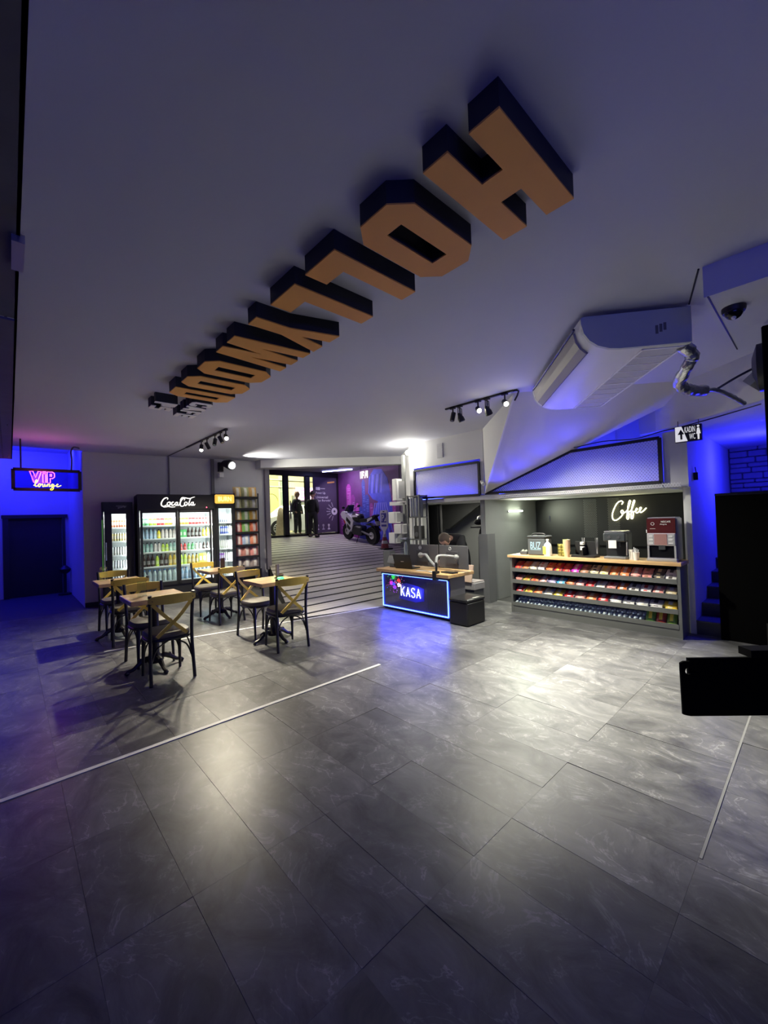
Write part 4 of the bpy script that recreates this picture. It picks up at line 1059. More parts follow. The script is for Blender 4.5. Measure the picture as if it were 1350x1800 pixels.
for k in range(3):
    bt.box(-.162, -.154, -.125, -.08, .225 + .045 * k, .24 + .045 * k); bt.box(-.162, -.154, .09, .13, .225 + .045 * k, .24 + .045 * k)
bt.build('button', PLWHITE, t)
MB().box(-.128, -.118, -.14, .14, .05, .20).build('cup_niche', BLACKG, t)
MB().box(-.15, -.118, .135, .155, .03, .20).box(-.15, -.118, -.155, -.135, .03, .20).build('niche_post', VS, t)
MB().box(-.15, -.12, -.04, .03, .15, .20).build('spout', M('machine_front'), t)
MB().bbox(-.17, -.10, -.165, .165, 0, .04, .008).build('drip_tray', VS, t)
text('lettering', 'NESCAFE', PLWHITE, t, (-.14, -.005, .495), (0, -1, 0), (0, 0, 1), .022, .10, .002)
text('lettering', 'Alegria', PLWHITE, t, (-.14, .01, .462), (0, -1, 0), (0, 0, 1), .020, .075, .002)
MB().tube([(-.141, .09 + .018 * math.cos(a * PI / 6), .48 + .018 * math.sin(a * PI / 6)) for a in range(12)], .002, 5, closed=True).box(-.142, -.14, .06, .12, .415, .419).build('emblem', PLWHITE, t)
MB().box(-.06, -.0, .165, .185, .36, .40).build('coin_knob', PLWHITE, t)
# ---- low black screen wall and desk at the right edge
t = thing('black_partition', 'big matte black partition panel beside the stairs', 'partition', (6.33, -.1, 0))
BP = M('partition_black', (.002, .002, .002), .95, spec=.05)
MB().box(0, .06, -1.2, 1.0, 0, 1.74).build('panel', BP, t)
MB().tube([(-.005, -1.2, 1.745), (-.005, .94, 1.745)], .008, 6).box(-.02, .07, -1.2, 1.0, 1.74, 1.77).build('top_rail', M('rail_black', (.01, .01, .015), .25), t)
t = thing('hanging_screen', 'tall black screen hanging edge on at the right border', 'screen', (4.07, -.3, 1.70))
MB().bbox(0, .05, -.6, .57, 0, 1.22, .008).build('housing', M('screen_black', (.002, .002, .002), .9, spec=.1), t)
MB().box(.01, .03, .2, .25, 1.21, 1.25).box(.01, .03, -.3, -.25, 1.21, 1.25).build('bracket', BLACK, t)
t = thing('computer_desk', 'black gaming desk edge with cable hole at the right border', 'desk', (2.80, .585, 0), math.atan2(-.335, .33))
BD = M('desk_black', (.002, .002, .002), .9, spec=.08)
cyl = [(.045 + .020 * math.cos(a * PI / 8), .675 + .020 * math.sin(a * PI / 8)) for a in range(16)]
out = [(.10, .675), (.10, .73), (.045, .73), (.012, .73), (0, .72), (0, .675), (.004, .43), (.045, .42), (.10, .42)]
mb = MB()
ring = [(.10, .675), (.10, .705), (.10, .73), (.068, .73), (.045, .73), (.02, .73), (0, .72), (0, .705), (0, .675), (.001, .62), (.004, .43), (.02, .425), (.045, .42), (.07, .42), (.10, .42), (.10, .62)]
for i in range(16):
    a, b = ring[i], ring[(i + 1) % 16]; c1, d1_ = cyl[i], cyl[(i + 1) % 16]
    mb.prism([a, b, d1_, c1], 0, .012, 'y')
mb.prism([(.10, .42), (1.2, .42), (1.2, .73), (.10, .73)], 0, .012, 'y')
mb.build('modesty_panel', BD, t)
MB().prism([(.052, .645), (1.2, .62), (1.2, .742), (.052, .742)], .014, .030, 'y').build('cover_plate', BD, t)
for k in range(9): MB().box(.12 + .06 * k, .135 + .06 * k, .012, .0155 + .018, .715, .72).build('rivet', M('rivet', (.05, .05, .05), .3, .6), t)
MB().box(.39, 1.3, .0, .09, .742, .785).build('cable_box', BD, t)
for x in (1.10, 1.26):
    for y in (.06, .68): MB().box(x - .025, x + .025, y - .025, y + .025, 0, .742).build('leg', BD, t)

# ================================================================== CAFE TABLES AND CHAIRS
CHB = M('chair_black', (.014, .013, .014), .4, var=.2)
def make_chair():
    t = thing('cafe_chair', 'x', 'chair')
    # sitter faces +y, back posts at y = -.21
    seat = MB()
    n = 20; rim = []
    for k, (z, s) in enumerate(((.440, .95), (.455, 1.0), (.480, 1.0), (.500, .94), (.510, .75))):
        rim.append([(s * .21 * math.copysign(abs(math.cos(a)) ** .6, math.cos(a)), .0 + s * .215 * math.copysign(abs(math.sin(a)) ** .6, math.sin(a)), z) for a in [2 * PI * i / n for i in range(n)]])
    vs = [p for r in rim for p in r]
    seat.add(vs, [(k * n + i, k * n + (i + 1) % n, (k + 1) * n + (i + 1) % n, (k + 1) * n + i) for k in range(4) for i in range(n)] + [list(range(n))[::-1], list(range(4 * n, 5 * n))])
    seat.build('seat', SEATM, t, True)
    ring = MB().tube([(.205 * math.copysign(abs(math.cos(a)) ** .6, math.cos(a)), .21 * math.copysign(abs(math.sin(a)) ** .6, math.sin(a)), .432) for a in [2 * PI * i / 24 for i in range(24)]], .016, 8, closed=True)
    ring.build('seat_frame', CHB, t, True)
    for sx in (-1, 1):
        MB().tube(smooth_path([(sx * .205, -.235, 0), (sx * .200, -.205, .25), (sx * .196, -.195, .45), (sx * .198, -.215, .70), (sx * .205, -.25, .905)], 4), .0175, 8).build('leg', CHB, t, True)
        MB().tube(smooth_path([(sx * .185, .205, 0), (sx * .180, .19, .22), (sx * .172, .175, .44)], 4), [.014, .0145, .015, .016, .018, .020, .022, .0235, .024], 8).build('leg', CHB, t, True)
        # bentwood braces on the sides
        MB().tube(smooth_path([(sx * .192, -.200, .20), (sx * .185, -.15, .34), (sx * .180, -.04, .415)], 4), .008, 6).build('brace', CHB, t, True)
        MB().tube(smooth_path([(sx * .178, .190, .20), (sx * .178, .13, .34), (sx * .180, .02, .415)], 4), .008, 6).build('brace', CHB, t, True)
        MB().tube(smooth_path([(sx * .190, -.200, .22), (sx * .14, -.19, .35), (sx * .03, -.18, .415)], 4), .008, 6).build('brace', CHB, t, True)
        MB().tube(smooth_path([(sx * .175, .190, .22), (sx * .13, .18, .35), (sx * .03, .17, .415)], 4), .008, 6).build('brace', CHB, t, True)
    # curved yellow top rail
    mb = MB(); m = 10; pts = []
    for i in range(m + 1):
        u = i / m * 2 - 1; x = .222 * u; y = -.262 - .035 * (1 - u * u) + .02
        pts.append((x, y, u))
    vs = []
    for x, y, u in pts:
        lo = .805 + .012 * u * u; hi = .890 + .012 * (1 - u * u)
        if abs(u) > .95: lo += .012; hi -= .012
        vs += [(x, y + .004, lo), (x, y - .016, lo), (x, y - .022, hi), (x, y - .002, hi)]
    fs = []
    for i in range(m):
        for j in range(4): fs.append((i * 4 + j, i * 4 + (j + 1) % 4, (i + 1) * 4 + (j + 1) % 4, (i + 1) * 4 + j))
    fs += [(3, 2, 1, 0), (m * 4, m * 4 + 1, m * 4 + 2, m * 4 + 3)]
    rail = mb.add(vs, fs).build('top_rail', YELLOW, t)
    for sx in (-1, 1): MB().lathe([(.006, -.275), (.006, -.28)], 8, (sx * .19, .0, .85), axis='y').build('screw', M('brown_screw', (.30, .16, .04), .4), rail)
    # crossed slats
    for sx in (-1, 1):
        P = smooth_path([(sx * .185, -.245, .815), (sx * .05, -.262 - .006 * sx, .66), (-sx * .14, -.222, .475)], 5)
        mb = MB()
        for a, b in zip(P, P[1:]): mb.bar(a, a + (b - a) * 1.06, .034, .010, up=(0, 1, 0))
        mb.build('cross_slat', YELLOW, t)
    return t
def make_table():
    t = thing('cafe_table', 'x', 'table')
    MB().bbox(-.285, .285, -.29, .29, .77, .82, .005).build('table_top', TWOOD, t)
    MB().tube([(0, 0, .10), (0, 0, .77)], .042, 14).build('column', CHB, t, True)
    MB().box(-.16, .16, -.16, .16, .755, .77).build('mount_plate', CHB, t)
    MB().lathe([(.075, .07), (.085, .10), (.060, .14), (.044, .17)], 14).build('hub', CHB, t, True)
    for k in range(4):
        a = k * PI / 2 + .12; c, s = math.cos(a), math.sin(a)
        f = lambda r, z: (c * r, s * r, z)
        lg = MB().tube(smooth_path([f(.04, .11), f(.10, .125), (c * .16, s * .16, .095), f(.22, .05), f(.27, .035), f(.30, .018)], 4), [.030] * 8 + [.027, .025, .023, .022, .021, .021, .02, .020, .020, .020, .018, .016, .012], 8)
        lg.ball(f(.285, .02), .026, 8, 6, (1, 1, .8)).ball(f(.15, .125), .022, 8, 6)
        lg.build('base_leg', CHB, t, True)
    return t
ch0 = make_chair(); tb0 = make_table()
GC = 'yellow backed cafe chairs'; GT = 'square cafe tables'
spots = [(1.215, 4.80, 0, 'yellow cross back cafe chair nearest the viewer, drawn up with its back towards us'),
         (1.215, 5.47, PI, 'yellow cross back chair facing us across the nearest left table'),
         (1.215, 6.68, 0, 'yellow cross back chair with its back to us at the far left table'),
         (1.215, 7.46, PI, 'yellow cross back chair in front of the slim left fridge, behind its table'),
         (2.605, 4.77, 0, 'yellow cross back chair with its back to us at the table by the ramp'),
         (2.605, 5.53, PI, 'yellow cross back chair facing us at the table by the ramp'),
         (2.605, 6.74, 0, 'yellow cross back chair with its back to us at the table before the drinks fridges'),
         (2.605, 7.56, PI, 'bright yellow cross back chair farthest away, directly before the large drinks fridge')]
for i, (x, y, r, lb) in enumerate(spots):
    if i == 0:
        ch0.location = (x, y, 0); ch0['label'] = lb; ch0['group'] = GC
    else: copy_tree(ch0, None, (x, y, 0), r + R((0, 3, -4, 2, -5, 6, 3, -3)[i]), lb, GC)
for i, (x, y, lb) in enumerate(((1.19, 5.16, 'square wooden cafe table nearest the viewer on a black iron base'), (1.17, 7.05, 'square wooden cafe table at the far left before the slim fridge'),
                                (2.62, 5.13, 'square wooden cafe table beside the ramp'), (2.66, 7.10, 'square wooden cafe table before the large drinks fridge'))):
    if i == 0: tb0.location = (x, y, 0); tb0['label'] = lb; tb0['group'] = GT
    else: copy_tree(tb0, None, (x, y, 0), 0, lb, GT)
t = thing('menu_stand', 'dark brown picture menu stand on the table before the drinks fridges', 'menu', (2.70, 7.08, .82), R(35))
MB().box(-.055, .055, -.03, .03, 0, .012).build('foot', BLACK, t)
MB().box(-.055, .055, -.006, .006, .012, .185).build('card', M('menu_brown', (.08, .045, .03), .4, var=.9, vs=40), t)
t = thing('menu_stand', 'wooden menu stand with photo card on the table by the ramp', 'menu', (2.73, 5.18, .82), R(38))
MB().box(-.04, .04, -.03, .03, 0, .012).build('foot', BLACK, t)
MB().box(-.042, .042, -.007, .007, .012, .19).build('card', M('menu_olive', (.16, .12, .07), .5, var=.8, vs=30), t)
t = thing('call_button', 'small glowing green call button beside the wooden menu stand', 'button', (2.71, 5.06, .82))
MB().lathe([(.045, 0), (.045, .018), (.035, .025)], 16).build('disc', M('green_glow', (.05, .7, .15), .4, emit=(.05, 1, .2), es=1.3), t, True)
t = thing('ash_tray', 'small dark tray at the back corner of the table by the ramp', 'tray', (2.84, 5.33, .82))
MB().lathe([(.05, 0), (.06, .03), (.052, .03), (.045, .012)], 14).build('dish', M('tray_brown', (.13, .10, .07), .3), t, True)
t = thing('card_holder', 'clear acrylic card holder on the far left table', 'card holder', (1.00, 7.17, .82), R(20))
MB().box(-.05, .05, -.02, .02, 0, .006).box(-.05, .05, -.003, .003, .006, .20).build('acrylic', CLEAR, t)
t = thing('card_holder', 'clear acrylic card holder on the nearest table', 'card holder', (1.07, 5.16, .82), R(20))
MB().box(-.05, .05, -.02, .02, 0, .006).box(-.05, .05, -.003, .003, .006, .17).build('acrylic', CLEAR, t)

# ================================================================== FRIDGES
WA = math.atan2(-.45, 3.76)
FB = M('fridge_black', (.016, .017, .019), .4, var=.15)
FI = M('fridge_inside', (.60, .62, .62), .5)
FS = M('fridge_shelf', (.85, .86, .86), .4)
FL = M('fridge_led', (1, 1, 1), .5, emit=(.95, 1, .96), es=3)
def fridge(name, label, x0, width, depth, h, panes, gz0, gz1, shelves, frame, light):
    # origin at the front left bottom corner; local x along the wall, local y towards the wall
    wy = 10.15 - .1197 * (x0 - 1.1) - .03 - depth
    t = thing(name, label, 'fridge', (x0, wy, 0), WA)
    c = MB().box(0, .03, .03, depth, .08, h).box(width - .03, width, .03, depth, .08, h).box(0, width, .03, depth, gz1 + .05, h).box(0, width, .03, depth, .08, gz0 - .03).box(0, width, depth - .03, depth, .08, h)
    c.build('cabinet', FB, t)
    MB().box(.03, width - .03, .06, depth - .05, 0, .08).build('plinth', BLACK, t)
    MB().box(.03, width - .03, depth - .035, depth - .03, gz0 - .03, gz1 + .05).box(.03, .035, .08, depth - .03, gz0 - .03, gz1 + .05).box(width - .035, width - .03, .08, depth - .03, gz0 - .03, gz1 + .05).build('lining', FI, t)
    for z in shelves:
        MB().box(.035, width - .035, .10, depth - .04, z - .012, z).box(.035, width - .035, .085, .10, z - .022, z + .008).build('shelf', FS, t)
    for (a, b) in panes:
        d = MB().box(a - frame, a, 0, .03, gz0 - .07, gz1 + .06).box(b, b + frame, 0, .03, gz0 - .07, gz1 + .06).box(a - frame, b + frame, 0, .03, gz1, gz1 + .06).box(a - frame, b + frame, 0, .03, gz0 - .07, gz0).build('door', FB, t)
        MB().box(a, b, .012, .018, gz0, gz1).build('pane', CLEAR, d)
    MB().box(.05, width - .05, .045, .06, gz1 + .0, gz1 + .02).build('led_tube', FL, t)
    MB().box(width - .055, width - .045, .05, .06, gz0, gz1).build('led_tube', FL, t)
    L = bpy.data.lights.new('fridge_light', 'AREA'); L.energy = light * .32; L.color = (.96, 1, .97); L.shape = 'RECTANGLE'; L.size = width - .1; L.size_y = .06
    lo = bpy.data.objects.new('fridge_light', L); COL.objects.link(lo); lo.location = Matrix.Rotation(WA, 4, 'Z') @ Vector((width / 2, .055, gz1 + .0)) + Vector((x0, wy, 0))
    lo.rotation_euler = (R(32), 0, WA)
    L = bpy.data.lights.new('fridge_light', 'AREA'); L.energy = light * .55; L.color = (.96, 1, .97); L.shape = 'RECTANGLE'; L.size = .05; L.size_y = gz1 - gz0
    lo = bpy.data.objects.new('fridge_light', L); COL.objects.link(lo); lo.location = Matrix.Rotation(WA, 4, 'Z') @ Vector((width - .05, .06, (gz0 + gz1) / 2)) + Vector((x0, wy, 0))
    lo.rotation_euler = (R(90), 0, R(55) + WA)
    return t
def inside(t, x, y, z):
    return Matrix.Rotation(WA, 4, 'Z') @ Vector((x, y, z)) + t.location
IT = {}
def item(t, kind, col, x, y, z, label, group, h=.19, r=.032):
    key = (kind, col, h, r)
    if key not in IT:
        cm = M('drink_%s_%02d%02d%02d' % ((kind,) + tuple(int(c * 99) for c in col)), col, .3, var=.35, vs=40)
        cap = M('cap_dark', (.05, .05, .05), .4) if kind != 'water' else M('cap_blue', (.15, .3, .6), .4)
        if kind == 'can':
            mb = MB().lathe([(r * .82, 0), (r, .012), (r, h * .30), (r, h * .70), (r, h - .016), (r * .80, h)], 10, (0, 0, 0), [1, 0, 2, 0, 1])
            ms = [cm, STEEL, M('band_%02d%02d%02d' % tuple(int(c * 50 + 49) for c in col), tuple(.5 + .5 * c for c in col), .35)]
        elif kind == 'carton':
            mb = MB().box(-r, r, -r * .8, r * .8, 0, h).box(-r * .6, r * .6, -r * .8 - .001, -r * .8, h * .3, h * .7, 1); ms = [cm, PLWHITE]
        else:
            mb = MB().lathe([(r, 0), (r, h * .18), (r * .97, h * .20), (r * .97, h * .50), (r, h * .52), (r * .85, h * .68), (r * .40, h * .86), (r * .40, h * .89), (r * .46, h * .90), (r * .46, h)], 10, (0, 0, 0), [0, 0, 2, 0, 0, 0, 0, 1, 1])
            ms = [cm, cap, M('lbl_%02d%02d%02d' % tuple(int(c * 60 + 39) for c in col), tuple(min(1, .25 + .75 * c) for c in col), .4)]
        IT[key] = mb.mesh(kind, ms, kind != 'carton')
    nm = {'can': 'drink_can', 'bottle': 'drink_bottle', 'water': 'water_bottle', 'carton': 'drink_carton'}[kind]
    link(nm, IT[key], None, inside(t, x, y, z), WA, None, label, nm.split('_')[1], group)
def shelf_fill(t, xs, z, spec, where, group, y=.125, rows=1, dy=.075):
    # spec: list of (kind, colour, colour word, count, height, radius)
    tot = sum(s[3] for s in spec); pitch = (xs[1] - xs[0]) / tot; k = 0
    for kind, col, word, cnt_, h, r in spec:
        r_ = min(r, pitch * .47)
        for q in range(cnt_):
            x = xs[0] + pitch * (k + .5); k += 1
            for rw in range(rows):
                item(t, kind, col, x, y + dy * rw, z, f'{word}, {ordw[k - 1]} on {where}', group, h, round(r_, 3))
# slim fridge of energy drinks
f1 = fridge('slim_fridge', 'slim black drinks fridge at the left with white energy cans', 1.33, .52, .50, 2.10, [(.16, .40)], .50, 1.86, (1.585, 1.31, 1.03, .76, .51), .12, 9)
text('lettering', 'MONSTER', M('grey_print', (.45, .45, .47), .5), f1, (.24, 0, 2.005), (1, 0, 0), (0, 0, 1), .022, .14, .003)
text('lettering', 'energy', M('grey_print'), f1, (.27, 0, 1.955), (1, 0, .25), (-.1, 0, 1), .035, .15, .003)
MB().tube([(.06, -.03, .95), (.06, -.03, 1.30)], .010, 8).build('handle', STEEL, f1)
MB().box(-.002, .012, .0, .004, .75, 1.75).build('green_edge', M('edge_green', (.10, .28, .05), .4, emit=(.3, 1, .2), es=.06), f1)
G1 = 'energy drink cans in the slim left fridge'
for z, col, wd, sh in ((1.585, (.80, .22, .10), 'red and white', 'top'), (1.31, (.82, .62, .25), 'gold and white', 'second'), (1.03, (.82, .80, .70), 'white and grey', 'third'), (.76, (.80, .78, .84), 'white', 'fourth'), (.51, (.6, .6, .62), 'pale grey', 'lowest')):
    shelf_fill(f1, (.10, .46), z, [('can', col, f'{wd} can', 8, .165, .026)], f'the {sh} shelf of the slim left fridge', G1, .11, 1)
# wide two door fridge
f2 = fridge('double_fridge', 'wide black two door drinks fridge with glowing script logo', 1.88, 1.44, .75, 2.24, [(.085, .680), (.765, 1.345)], .44, 1.86, (1.60, 1.33, 1.06, .76, .45), .04, 26)
MB().box(0, 1.44, -.012, .03, 1.93, 2.24).build('header', M('fridge_header', (.02, .02, .022), .35), f2)
SCR = M('logo_glow', (1, 1, 1), .5, emit=(1, .93, .82), es=1.2)
def script(parent, strokes, x0, z0, w, h, r, name='script_letter', y=-.02):
    for st in strokes:
        pts, rr_ = st
        P = [(x0 + u * w, y, z0 + v * h) for u, v in pts]
        P = smooth_path(P, 5)
        n = len(P); MB().tube(P, [r * (rr_[0] + (rr_[1] - rr_[0]) * math.sin(PI * i / (n - 1))) for i in range(n)], 6).build(name, SCR, parent, True)
T = (.45, 1.15)
script(f2, [
    ([(.20, .78), (.215, .92), (.17, .98), (.10, .84), (.04, .52), (.03, .25), (.07, .10), (.14, .16), (.20, .32)], T),
    ([(.03, .25), (.10, .02), (.22, .08), (.33, .0), (.42, .04)], (.25, .8)),
    ([(.25, .54), (.20, .44), (.20, .24), (.24, .18), (.28, .30), (.28, .48), (.25, .54), (.27, .44), (.32, .46)], (.6, 1)),
    ([(.38, .52), (.34, .52), (.32, .32), (.34, .18), (.39, .26), (.41, .36)], (.6, 1)),
    ([(.47, .52), (.43, .46), (.42, .26), (.45, .18), (.48, .34), (.485, .52), (.48, .24), (.51, .18), (.55, .34)], (.6, 1)),
    ([(.54, .42), (.58, .45)], (.7, .7)),
    ([(.68, .72), (.70, .88), (.66, .92), (.60, .74), (.56, .42), (.57, .16), (.62, .08), (.68, .20), (.70, .34)], T),
    ([(.56, .70), (.62, 1.0), (.74, .96), (.84, .90), (.93, 1.02), (1.0, 1.08)], (.25, .9)),
    ([(.72, .54), (.69, .44), (.69, .24), (.72, .16), (.76, .30), (.76, .48), (.72, .54)], (.6, 1)),
    ([(.88, .96), (.84, .66), (.81, .32), (.82, .17), (.85, .24), (.87, .36)], (.6, 1)),
    ([(.93, .54), (.89, .46), (.88, .26), (.91, .18), (.94, .34), (.95, .54), (.94, .24), (.97, .18), (1.0, .32)], (.6, 1)),
], .40, 1.975, .66, .20, .0090)
MB().ball((1.29, -.016, 1.965), .010, 8, 6).build('red_indicator', M('red_led', (1, .1, .1), .5, emit=(1, .05, .1), es=6), f2)
MB().tube([(.72, -.03, .8), (.72, -.03, 1.5)], .010, 8).build('handle', FB, f2)
g2 = 'drinks in the wide fridge'
wl = 'the %s shelf, left door of the wide fridge'; wr = 'the %s shelf, right door of the wide fridge'
LIME = (.55, .75, .10); GRN = (.15, .55, .20); RED = (.75, .06, .06); ORG = (.85, .40, .05); PAL = (.70, .62, .60); SKY = (.45, .60, .78); TEAL = (.35, .55, .50); COLA = (.05, .025, .02); AMB = (.60, .42, .08); CLR = (.60, .72, .72); YEL = (.85, .65, .05); BLU = (.30, .45, .65)
LX = (.06, .70); RX = (.75, 1.36)
shelf_fill(f2, LX, 1.60, [('can', GRN, 'green can', 2, .17, .033), ('can', LIME, 'lime green can', 2, .17, .033), ('can', RED, 'red can', 2, .17, .033), ('can', ORG, 'orange can', 2, .17, .033), ('can', PAL, 'pale pink can', 1, .17, .033)], wl % 'top', g2)
shelf_fill(f2, LX, 1.33, [('water', SKY, 'pale blue bottle', 4, .22, .032), ('bottle', YEL, 'yellow bottle', 1, .20, .045), ('water', PAL, 'pale bottle', 4, .22, .032)], wl % 'second', g2)
shelf_fill(f2, LX, 1.06, [('bottle', TEAL, 'teal bottle', 3, .20, .032), ('bottle', PAL, 'pale pink bottle', 2, .20, .032), ('bottle', LIME, 'lime bottle', 2, .18, .032), ('bottle', TEAL, 'teal green bottle', 2, .20, .032)], wl % 'third', g2)
shelf_fill(f2, LX, .76, [('bottle', COLA, 'dark cola bottle', 3, .26, .036), ('bottle', LIME, 'lime bottle', 1, .25, .036), ('bottle', COLA, 'dark brown cola bottle', 2, .26, .036), ('bottle', AMB, 'amber bottle', 2, .25, .036)], wl % 'fourth', g2)
shelf_fill(f2, LX, .45, [('water', CLR, 'clear water bottle', 7, .25, .042)], wl % 'lowest', g2)
shelf_fill(f2, RX, 1.60, [('can', ORG, 'orange can', 3, .17, .033), ('can', RED, 'red can', 6, .17, .033)], wr % 'top', g2)
shelf_fill(f2, RX, 1.33, [('carton', GRN, 'green carton', 2, .17, .035), ('bottle', COLA, 'dark cola bottle', 4, .21, .033), ('bottle', YEL, 'yellow bottle', 2, .21, .038)], wr % 'second', g2)
shelf_fill(f2, RX, 1.06, [('bottle', RED, 'small red juice bottle', 2, .16, .030), ('bottle', GRN, 'small green juice bottle', 2, .16, .030), ('bottle', PAL, 'small pale juice bottle', 2, .16, .030), ('bottle', COLA, 'small dark juice bottle', 2, .16, .030)], wr % 'third', g2)
shelf_fill(f2, RX, .76, [('bottle', LIME, 'lime bottle', 2, .24, .036), ('bottle', AMB, 'amber bottle', 3, .22, .036), ('carton', LIME, 'lime yellow carton', 2, .21, .036), ('bottle', CLR, 'clear bottle', 1, .22, .036)], wr % 'fourth', g2)
shelf_fill(f2, RX, .45, [('water', BLU, 'blue tinted water bottle', 7, .25, .042)], wr % 'lowest', g2)
# narrow fridge with yellow sign
f3 = fridge('narrow_fridge', 'narrow black fridge with glowing yellow BURN sign', 3.335, .46, .70, 2.27, [(.09, .37)], .42, 1.94, (1.63, 1.36, 1.04, .76, .43), .06, 9)
sgn = MB().bbox(.02, .44, -.012, .03, 2.05, 2.25, .02).build('sign_panel', M('sign_yellow', (.8, .6, .1), .5, emit=(1, .55, .08), es=.40), f3)
text('lettering', 'BURN', M('sign_bright', (1, .9, .1), .5, emit=(1, .93, .30), es=1.1), f3, (.09, -.013, 2.10), (1, 0, 0), (0, 0, 1), .10, .28, .004)
G3 = 'energy drink cans in the narrow fridge'
for z, sp, sh in ((1.63, [((.55, .58, .75), 'silver blue', 6), ((.75, .72, .35), 'pale yellow', 2)], 'top'), ((1.36), [((.70, .70, .85), 'lilac white', 2), ((.10, .14, .62), 'deep blue', 4), ((.75, .72, .40), 'pale yellow', 2)], 'second'), (1.04, [((.78, .78, .70), 'white and gold', 8)], 'third'), (.76, [((.40, .15, .70), 'purple', 4), ((.78, .76, .82), 'white', 4)], 'fourth'), (.43, [((.75, .75, .72), 'pale', 8)], 'lowest')):
    shelf_fill(f3, (.05, .41), z, [('can', c, f'{w_} can', n_, .19, .024) for c, w_, n_ in sp], f'the {sh} shelf of the narrow fridge', G3, .11, 1)
# ---- chips rack
RX0 = 3.86; wy = 10.15 - .1197 * (RX0 - 1.1) - .50
t = thing('snack_rack', 'black wire rack of chips bags between fridge and ramp', 'rack', (RX0, wy, 0), WA)
for x in (0, .56):
    for y in (.0, .40): MB().box(x - .012, x + .012, y - .012, y + .012, 0, 2.30).build('post', BLACK, t)
MB().box(0, .56, .39, .41, .1, 2.3).build('back_sheet', BLACK, t)
zs = [2.20, 1.93, 1.65, 1.37, 1.07, .80, .53]
for z in zs:
    MB().box(-.01, .57, -.01, .40, z - .03, z - .01).box(-.01, .57, -.02, -.01, z - .03, z + .02).build('tray', BLACK, t)
TAN = (.45, .33, .14); OLV = (.30, .32, .16); OLV2 = (.38, .36, .20)
bag_c = [[(TAN, 'tan'), (OLV, 'olive'), ((.62, .34, .12), 'orange')], [(OLV2, 'khaki'), ((.34, .36, .18), 'olive'), ((.40, .38, .22), 'pale olive')], [((.50, .32, .12), 'brown'), ((.18, .30, .12), 'green'), ((.66, .34, .08), 'orange')],
         [((.52, .12, .10), 'red'), ((.14, .34, .10), 'green'), ((.66, .14, .08), 'bright red')], [((.62, .16, .15), 'red and white'), ((.25, .35, .60), 'blue and pink'), ((.68, .20, .12), 'orange red')],
         [((.50, .22, .20), 'maroon and white'), ((.34, .16, .15), 'dark brown'), ((.58, .22, .22), 'rose')], [((.20, .17, .17), 'black and white'), ((.28, .25, .25), 'grey and white'), ((.24, .20, .20), 'dark grey')]]
rown = ['top', 'second', 'third', 'fourth', 'fifth', 'sixth', 'lowest']
bg = MB(); nx, ny = 6, 8
for ri, z in enumerate(zs):
    for ci, (c, wname) in enumerate(bag_c[ri]):
        mb = pillow(.188, .27, .13, 6, 8)     # stand the packet up: its long side vertical
        mb.xf(Matrix.Translation((0, .0, .13)) @ Matrix.Rotation(R(-10), 4, 'X') @ Matrix.Rotation(R(-90), 4, 'Z') @ Matrix.Rotation(R(90), 4, 'Y') @ Matrix.Translation((0, 0, -.06)))
        c = tuple(min(1, v * 1.5) for v in c); w2 = tuple(min(1, .55 + .5 * v) for v in c)
        p = Matrix.Rotation(WA, 4, 'Z') @ Vector((.095 + .185 * ci, .10, z - .008)) + t.location
        link('chips_bag', mb.mesh('chips_bag', [packcol(c, 0), packcol(w2, 1)], True), None, p, WA, None, f'{wname} chips bag on the {rown[ri]} tier of the black rack, {("left", "middle", "right")[ci]} of three', 'chips bag', 'chips bags on the rack')

# ================================================================== VIP SIGN
t = thing('neon_sign', 'black framed hanging sign reading VIP lounge in pink and yellow neon', 'neon sign', (.505, 9.2, 2.29))
MB().box(-.45, .45, -.012, .012, 0, .34).build('backing', glass('vip_acrylic', (.45, .40, .75), .1), t)
for a in (((-.45, 0), (.45, 0)), ((-.45, .34), (.45, .34)), ((-.45, 0), (-.45, .34)), ((.45, 0), (.45, .34))):
    MB().bar((a[0][0], -.015, a[0][1]), (a[1][0], -.015, a[1][1]), .05, .04, up=(0, 1, 0)).build('frame_bar', BLACK, t)
MB().tube(smooth_path([(.33, 0, .34), (.34, 0, .55), (.33, 0, .70), (.38, .1, .80), (.5, .5, .85)], 4), .012, 8).build('hanger', BLACK, t)
MB().tube([(-.35, 0, .34), (-.35, 0, .86)], .012, 8).build('hanger', BLACK, t)
PINK = M('neon_pink', (1, .3, .9), .5, emit=(1, .06, .75), es=3.5); YEN = M('neon_yellow', (1, .9, .2), .5, emit=(1, .80, .03), es=2.6)
def flat_neon(strokes, mat, x0, z0, w, h, r, closed=False, sm=True):
    for st in strokes:
        P = [Vector((x0 + u * w, -.04, z0 + v * h)) for u, v in st]
        if sm: P = smooth_path(P, 4, closed)
        MB().tube(P, r, 6, closed=closed).build('neon_tube', mat, t, True)
flat_neon([[(0, 1), (.13, 1), (.23, .45), (.33, 1), (.46, 1), (.30, 0), (.16, 0)], [(.52, .78), (.64, .78), (.64, 0), (.52, 0)], [(.52, 1.0), (.64, 1.0), (.64, .88), (.52, .88)],
           [(.70, 0), (.70, 1), (.92, 1), (1.0, .86), (1.0, .55), (.92, .40), (.82, .40), (.82, 0)], [(.82, .58), (.88, .58), (.88, .82), (.82, .82)]], PINK, -.24, .12, .33, .19, .006, True, False)
